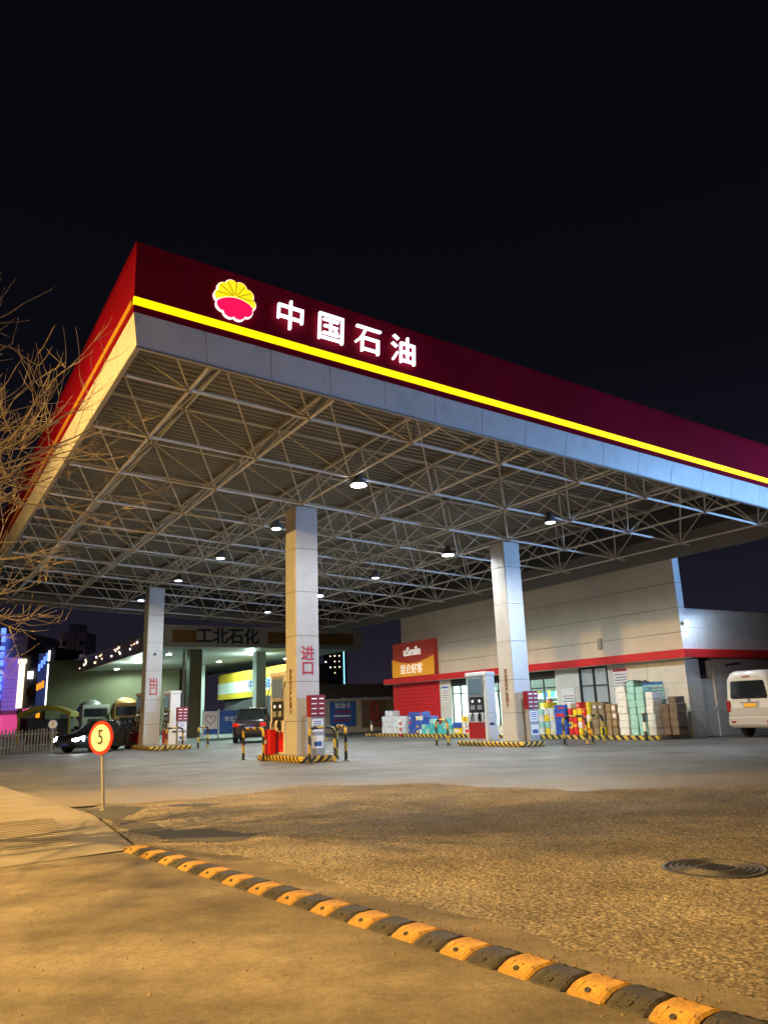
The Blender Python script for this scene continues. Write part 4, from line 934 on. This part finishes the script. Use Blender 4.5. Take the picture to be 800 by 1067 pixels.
# boundary wall with posters
bw = thing('boundary_wall', 'pale rear boundary wall with a dark lean-to roof, behind the forecourt', 'wall', (22.5, 48, 0))
for k in range(5): MB().box(k * 1.8 + .01, k * 1.8 + 1.79, 0, .2, 0, 2.3, .01).build('wall_panel', 'wall_beige', bw)
for k in range(6): MB().box(k * 1.8 - .14, k * 1.8 + .14, -.05, -.003, 0, 2.36, .01).build('pier', 'wall_beige', bw)
MB().box(-.3, 9.4, -.08, 2.5, 2.42, 2.55).build('lean_to_roof', 'wall_dark', bw); MB().box(-.3, 9.4, .6, 2.6, 2.56, 3.3).build('roof_fascia', 'wall_dark', bw)
def poster(x0, x1, z0, z1, mat, label):
    t = thing('wall_poster', label, 'poster', (x0, 47.93, z0)); w_, h_ = x1 - x0, z1 - z0
    MB().box(0, w_, 0, .03, 0, h_).build('sheet', mat, t); return t, w_, h_
p_, w_, h_ = poster(25.0, 27.0, .45, 2.1, 'poster_blue', 'blue wall poster with red and white lines left on the rear wall')
text('lettering', '加油卡', .42, 'text_white', p_, (w_ / 2, -.006, h_ * .82), FY, .002, .004)
for k in range(3): MB().box(.3, w_ - .4, -.01, -.002, .35 + k * .28, .45 + k * .28).build('print_line', 'text_red' if k != 1 else 'text_white', p_)
mk('poster_dim', (.17, .11, .09), .6, var=.2, vs=2)
p_, w_, h_ = poster(27.5, 30.6, .3, 2.15, 'poster_dim', 'dim brownish wall poster with a red oval beside the shop corner')
oval = [(1.0 + .32 * math.cos(a), -.02, 1.05 + .62 * math.sin(a)) for a in [2 * math.pi * k / 24 for k in range(25)]]
MB().tube(oval, .06, 6, cap=False).build('red_oval', 'text_red', p_)
text('lettering', '为人民', .34, 'text_red', p_, (1.0, -.008, 1.05), FY, .002, .004, vertical=True)
MB().box(1.1, 2.6, -.01, -.002, .2, .3).build('print_line', 'text_red', p_); MB().box(2.0, 2.6, -.012, -.003, 1.1, 1.75).build('portrait_block', 'wall_olive', p_)
# far tower with a cyan light line
tw = thing('lit_tower', 'distant dark tower block with scattered lit windows and a cyan light line', 'building', (74.3, 145, 0), R(-32))
MB().box(0, 4.5, 0, 6, 0, 16).build('tower_body', 'wall_dark', tw); MB().box(4.15, 4.4, -.12, -.02, 6, 15.2).build('light_line', 'lit_cyan', tw)
MB().box(.4, 3.8, .5, 5.5, 16, 17).build('roof_block', 'wall_dark', tw)
for i in range(4):
    for j in range(7):
        if r3.random() < .5: MB().box(.35 + i * .95, .35 + i * .95 + r3.uniform(.14, .3), -.06, -.01, 7.2 + j * 1.15, 7.2 + j * 1.15 + r3.uniform(.18, .3)).build('lit_window', r3.choice(('lit_white', 'lit_warm')), tw)
# left street: neon-lit shop fronts, tower blocks, olive gable wall
ow = thing('olive_building', 'plain olive-plastered building end behind the far canopy at the left', 'building', (12.2, 83.5, 0), R(-31))
MB().box(0, 13, 0, 8, 0, 7.1).build('wall', 'wall_olive', ow); MB().box(-.15, 13.1, -.15, 8.1, 7.1, 7.35).build('parapet', 'wall_olive', ow)
for k in range(4): MB().box(1.5 + k * 2.6, 2.7 + k * 2.6, -.05, -.01, 1.0, 2.2).build('blocked_window', 'wall_dark', ow)
def block(name, label, x, y, rz, w_, d_, h_, mat, cat='building'):
    t = thing(name, label, cat, (x, y, 0), R(rz)); MB().box(0, w_, 0, d_, 0, h_).build('wall', mat, t); MB().box(-.1, w_ + .1, -.1, d_ + .1, h_, h_ + .3).build('parapet', mat, t); return t
t = block('purple_lit_building', 'purple-lit shop building with blue neon strip at the far left edge', 8.9, 96.5, -31, 3.0, 8, 11.0, 'wall_mauve')
for k in range(12): MB().box(.75, 2.5, -.25, -.02, 2.9 + k * .48, 3.3 + k * .48).build('lit_panel', 'neon_purple', t)
for k in range(9): MB().box(.15 + .12 * (k % 2), .62, -.5, -.28, 4.2 + k * .88, 4.2 + k * .88 + (.65 if k % 3 else .4)).build('neon_character', 'neon_blue', t)
MB().box(.2, 2.6, -.3, -.02, .3, 2.4).build('shop_window', 'neon_pink', t); MB().box(.1, .7, -.4, -.31, .5, 2.2).build('shop_window', 'lit_white', t)
t = block('cream_strip_building', 'narrow dark building with a tall cream light strip', 10.95, 95.2, -31, 1.2, 7, 8.6, 'wall_dark')
MB().box(.0, .55, -.3, -.02, 3.1, 7.9).build('light_strip', 'lit_warm', t); MB().box(-.1, .7, -.4, -.02, 7.95, 8.4).build('lamp_cap', 'lit_warm', t)
t = block('billboard_building', 'dark building hung with blue, white and orange lit billboards', 11.9, 94.2, -31, 2.6, 7, 9.3, 'wall_dark')
MB().box(.95, 2.15, -.3, -.02, 3.1, 8.9).build('billboard', 'screen_blue', t); MB().box(2.0, 2.18, -.35, -.31, 3.0, 9.2).build('billboard_edge', 'lit_white', t)
for k in range(4): MB().box(.98 + k * .26, 1.18 + k * .26, -.36, -.31, 7.0 + k * .36, 7.75 + k * .40).build('neon_character', 'neon_blue', t)
for k in range(3): MB().box(.95 + k * .28, 1.18 + k * .28, -.36, -.31, 4.9 + k * .14, 5.6 + k * .16).build('orange_character', 'neon_orange', t)
MB().box(-.15, .35, -.3, -.02, 6.2, 7.0).build('small_sign', 'lit_white', t); MB().box(-.1, .45, -.3, -.02, 4.4, 5.2).build('small_sign', 'truck_orange', t)
MB().box(-.4, .05, -.3, -.02, 2.2, 3.0).build('small_sign', 'neon_pink', t); MB().box(.2, .5, -.3, -.02, 2.3, 3.0).build('small_sign', 'lit_white', t); MB().box(1.1, 1.4, -.3, -.02, 2.0, 2.7).build('small_sign', 'neon_orange', t)
def flats(label, x, y, w_, h_, rz=-31):
    t = thing('tower_block', label, 'building', (x, y, 0), R(rz))
    MB().box(0, w_, 0, 10, 0, h_).build('wall', 'wall_mauve', t); MB().box(w_ * .25, w_ * .7, 2, 8, h_, h_ + 3).build('lift_house', 'wall_mauve', t); MB().box(w_ * .42, w_ * .58, -.8, -.02, 0, h_ + 1).build('stair_bay', 'wall_mauve', t)
    for i in range(3):
        for j in range(9):
            if abs(i - 1) or j % 2: MB().box(w_ * (.12 + .33 * i), w_ * (.12 + .33 * i) + 1.6, -.06, -.01, 3 + j * 3, 4.5 + j * 3).build('window', 'glass_dark', t)
flats('unlit tower block rising behind the left street, the taller one', 44, 283, 9, 31.5); flats('unlit stepped tower block left of the taller one', 38.5, 286, 6.5, 25.5); flats('lower unlit block at the left end of the towers', 33, 290, 6, 21)
# yellow arched stall
ys_ = thing('yellow_stall', 'yellow arched awning over a dark stall beyond the fence', 'stall', (6.6, 57, 0), R(-25))
arc = [(3.4 * k / 10, 2.0 + .5 * math.sin(math.pi * k / 10)) for k in range(11)]
MB().prism([(x, z) for x, z in arc] + [(x, z - .28) for x, z in reversed(arc)], 0, 2.0, lambda x, y, z: (x, z, y)).build('awning', 'yellow_paint', ys_)
for x in (.05, 3.25): MB().box(x, x + .1, .1, .2, 0, 1.95).build('post', 'yellow_paint', ys_)
MB().box(.3, 3.1, 1.2, 1.9, 0, 1.6).build('counter', 'wall_dark', ys_)
# picket fence
fc = thing('picket_fence', 'weathered picket fence along the left street', 'fence', (2.6, 38.6, 0), math.atan2(5.2, 4.6))
for z in (.25, .8): MB().box(-2.2, 6.8, .03, .07, z, z + .07).build('rail', 'picket', fc)
pk = MB().prism([(-.05, 0), (.05, 0), (.05, 1.0), (0, 1.08), (-.05, 1.0)], 0, .025, lambda x, y, z: (x, z, y)).mesh('picket', 'picket')
for k in range(36): inst('picket', pk, fc, (-2.2 + k * .25, 0, rnd.uniform(-.03, .02)), (0, rnd.uniform(-.03, .03), 0), (1, 1, rnd.uniform(.93, 1.05)))
bpy.context.view_layer.update()
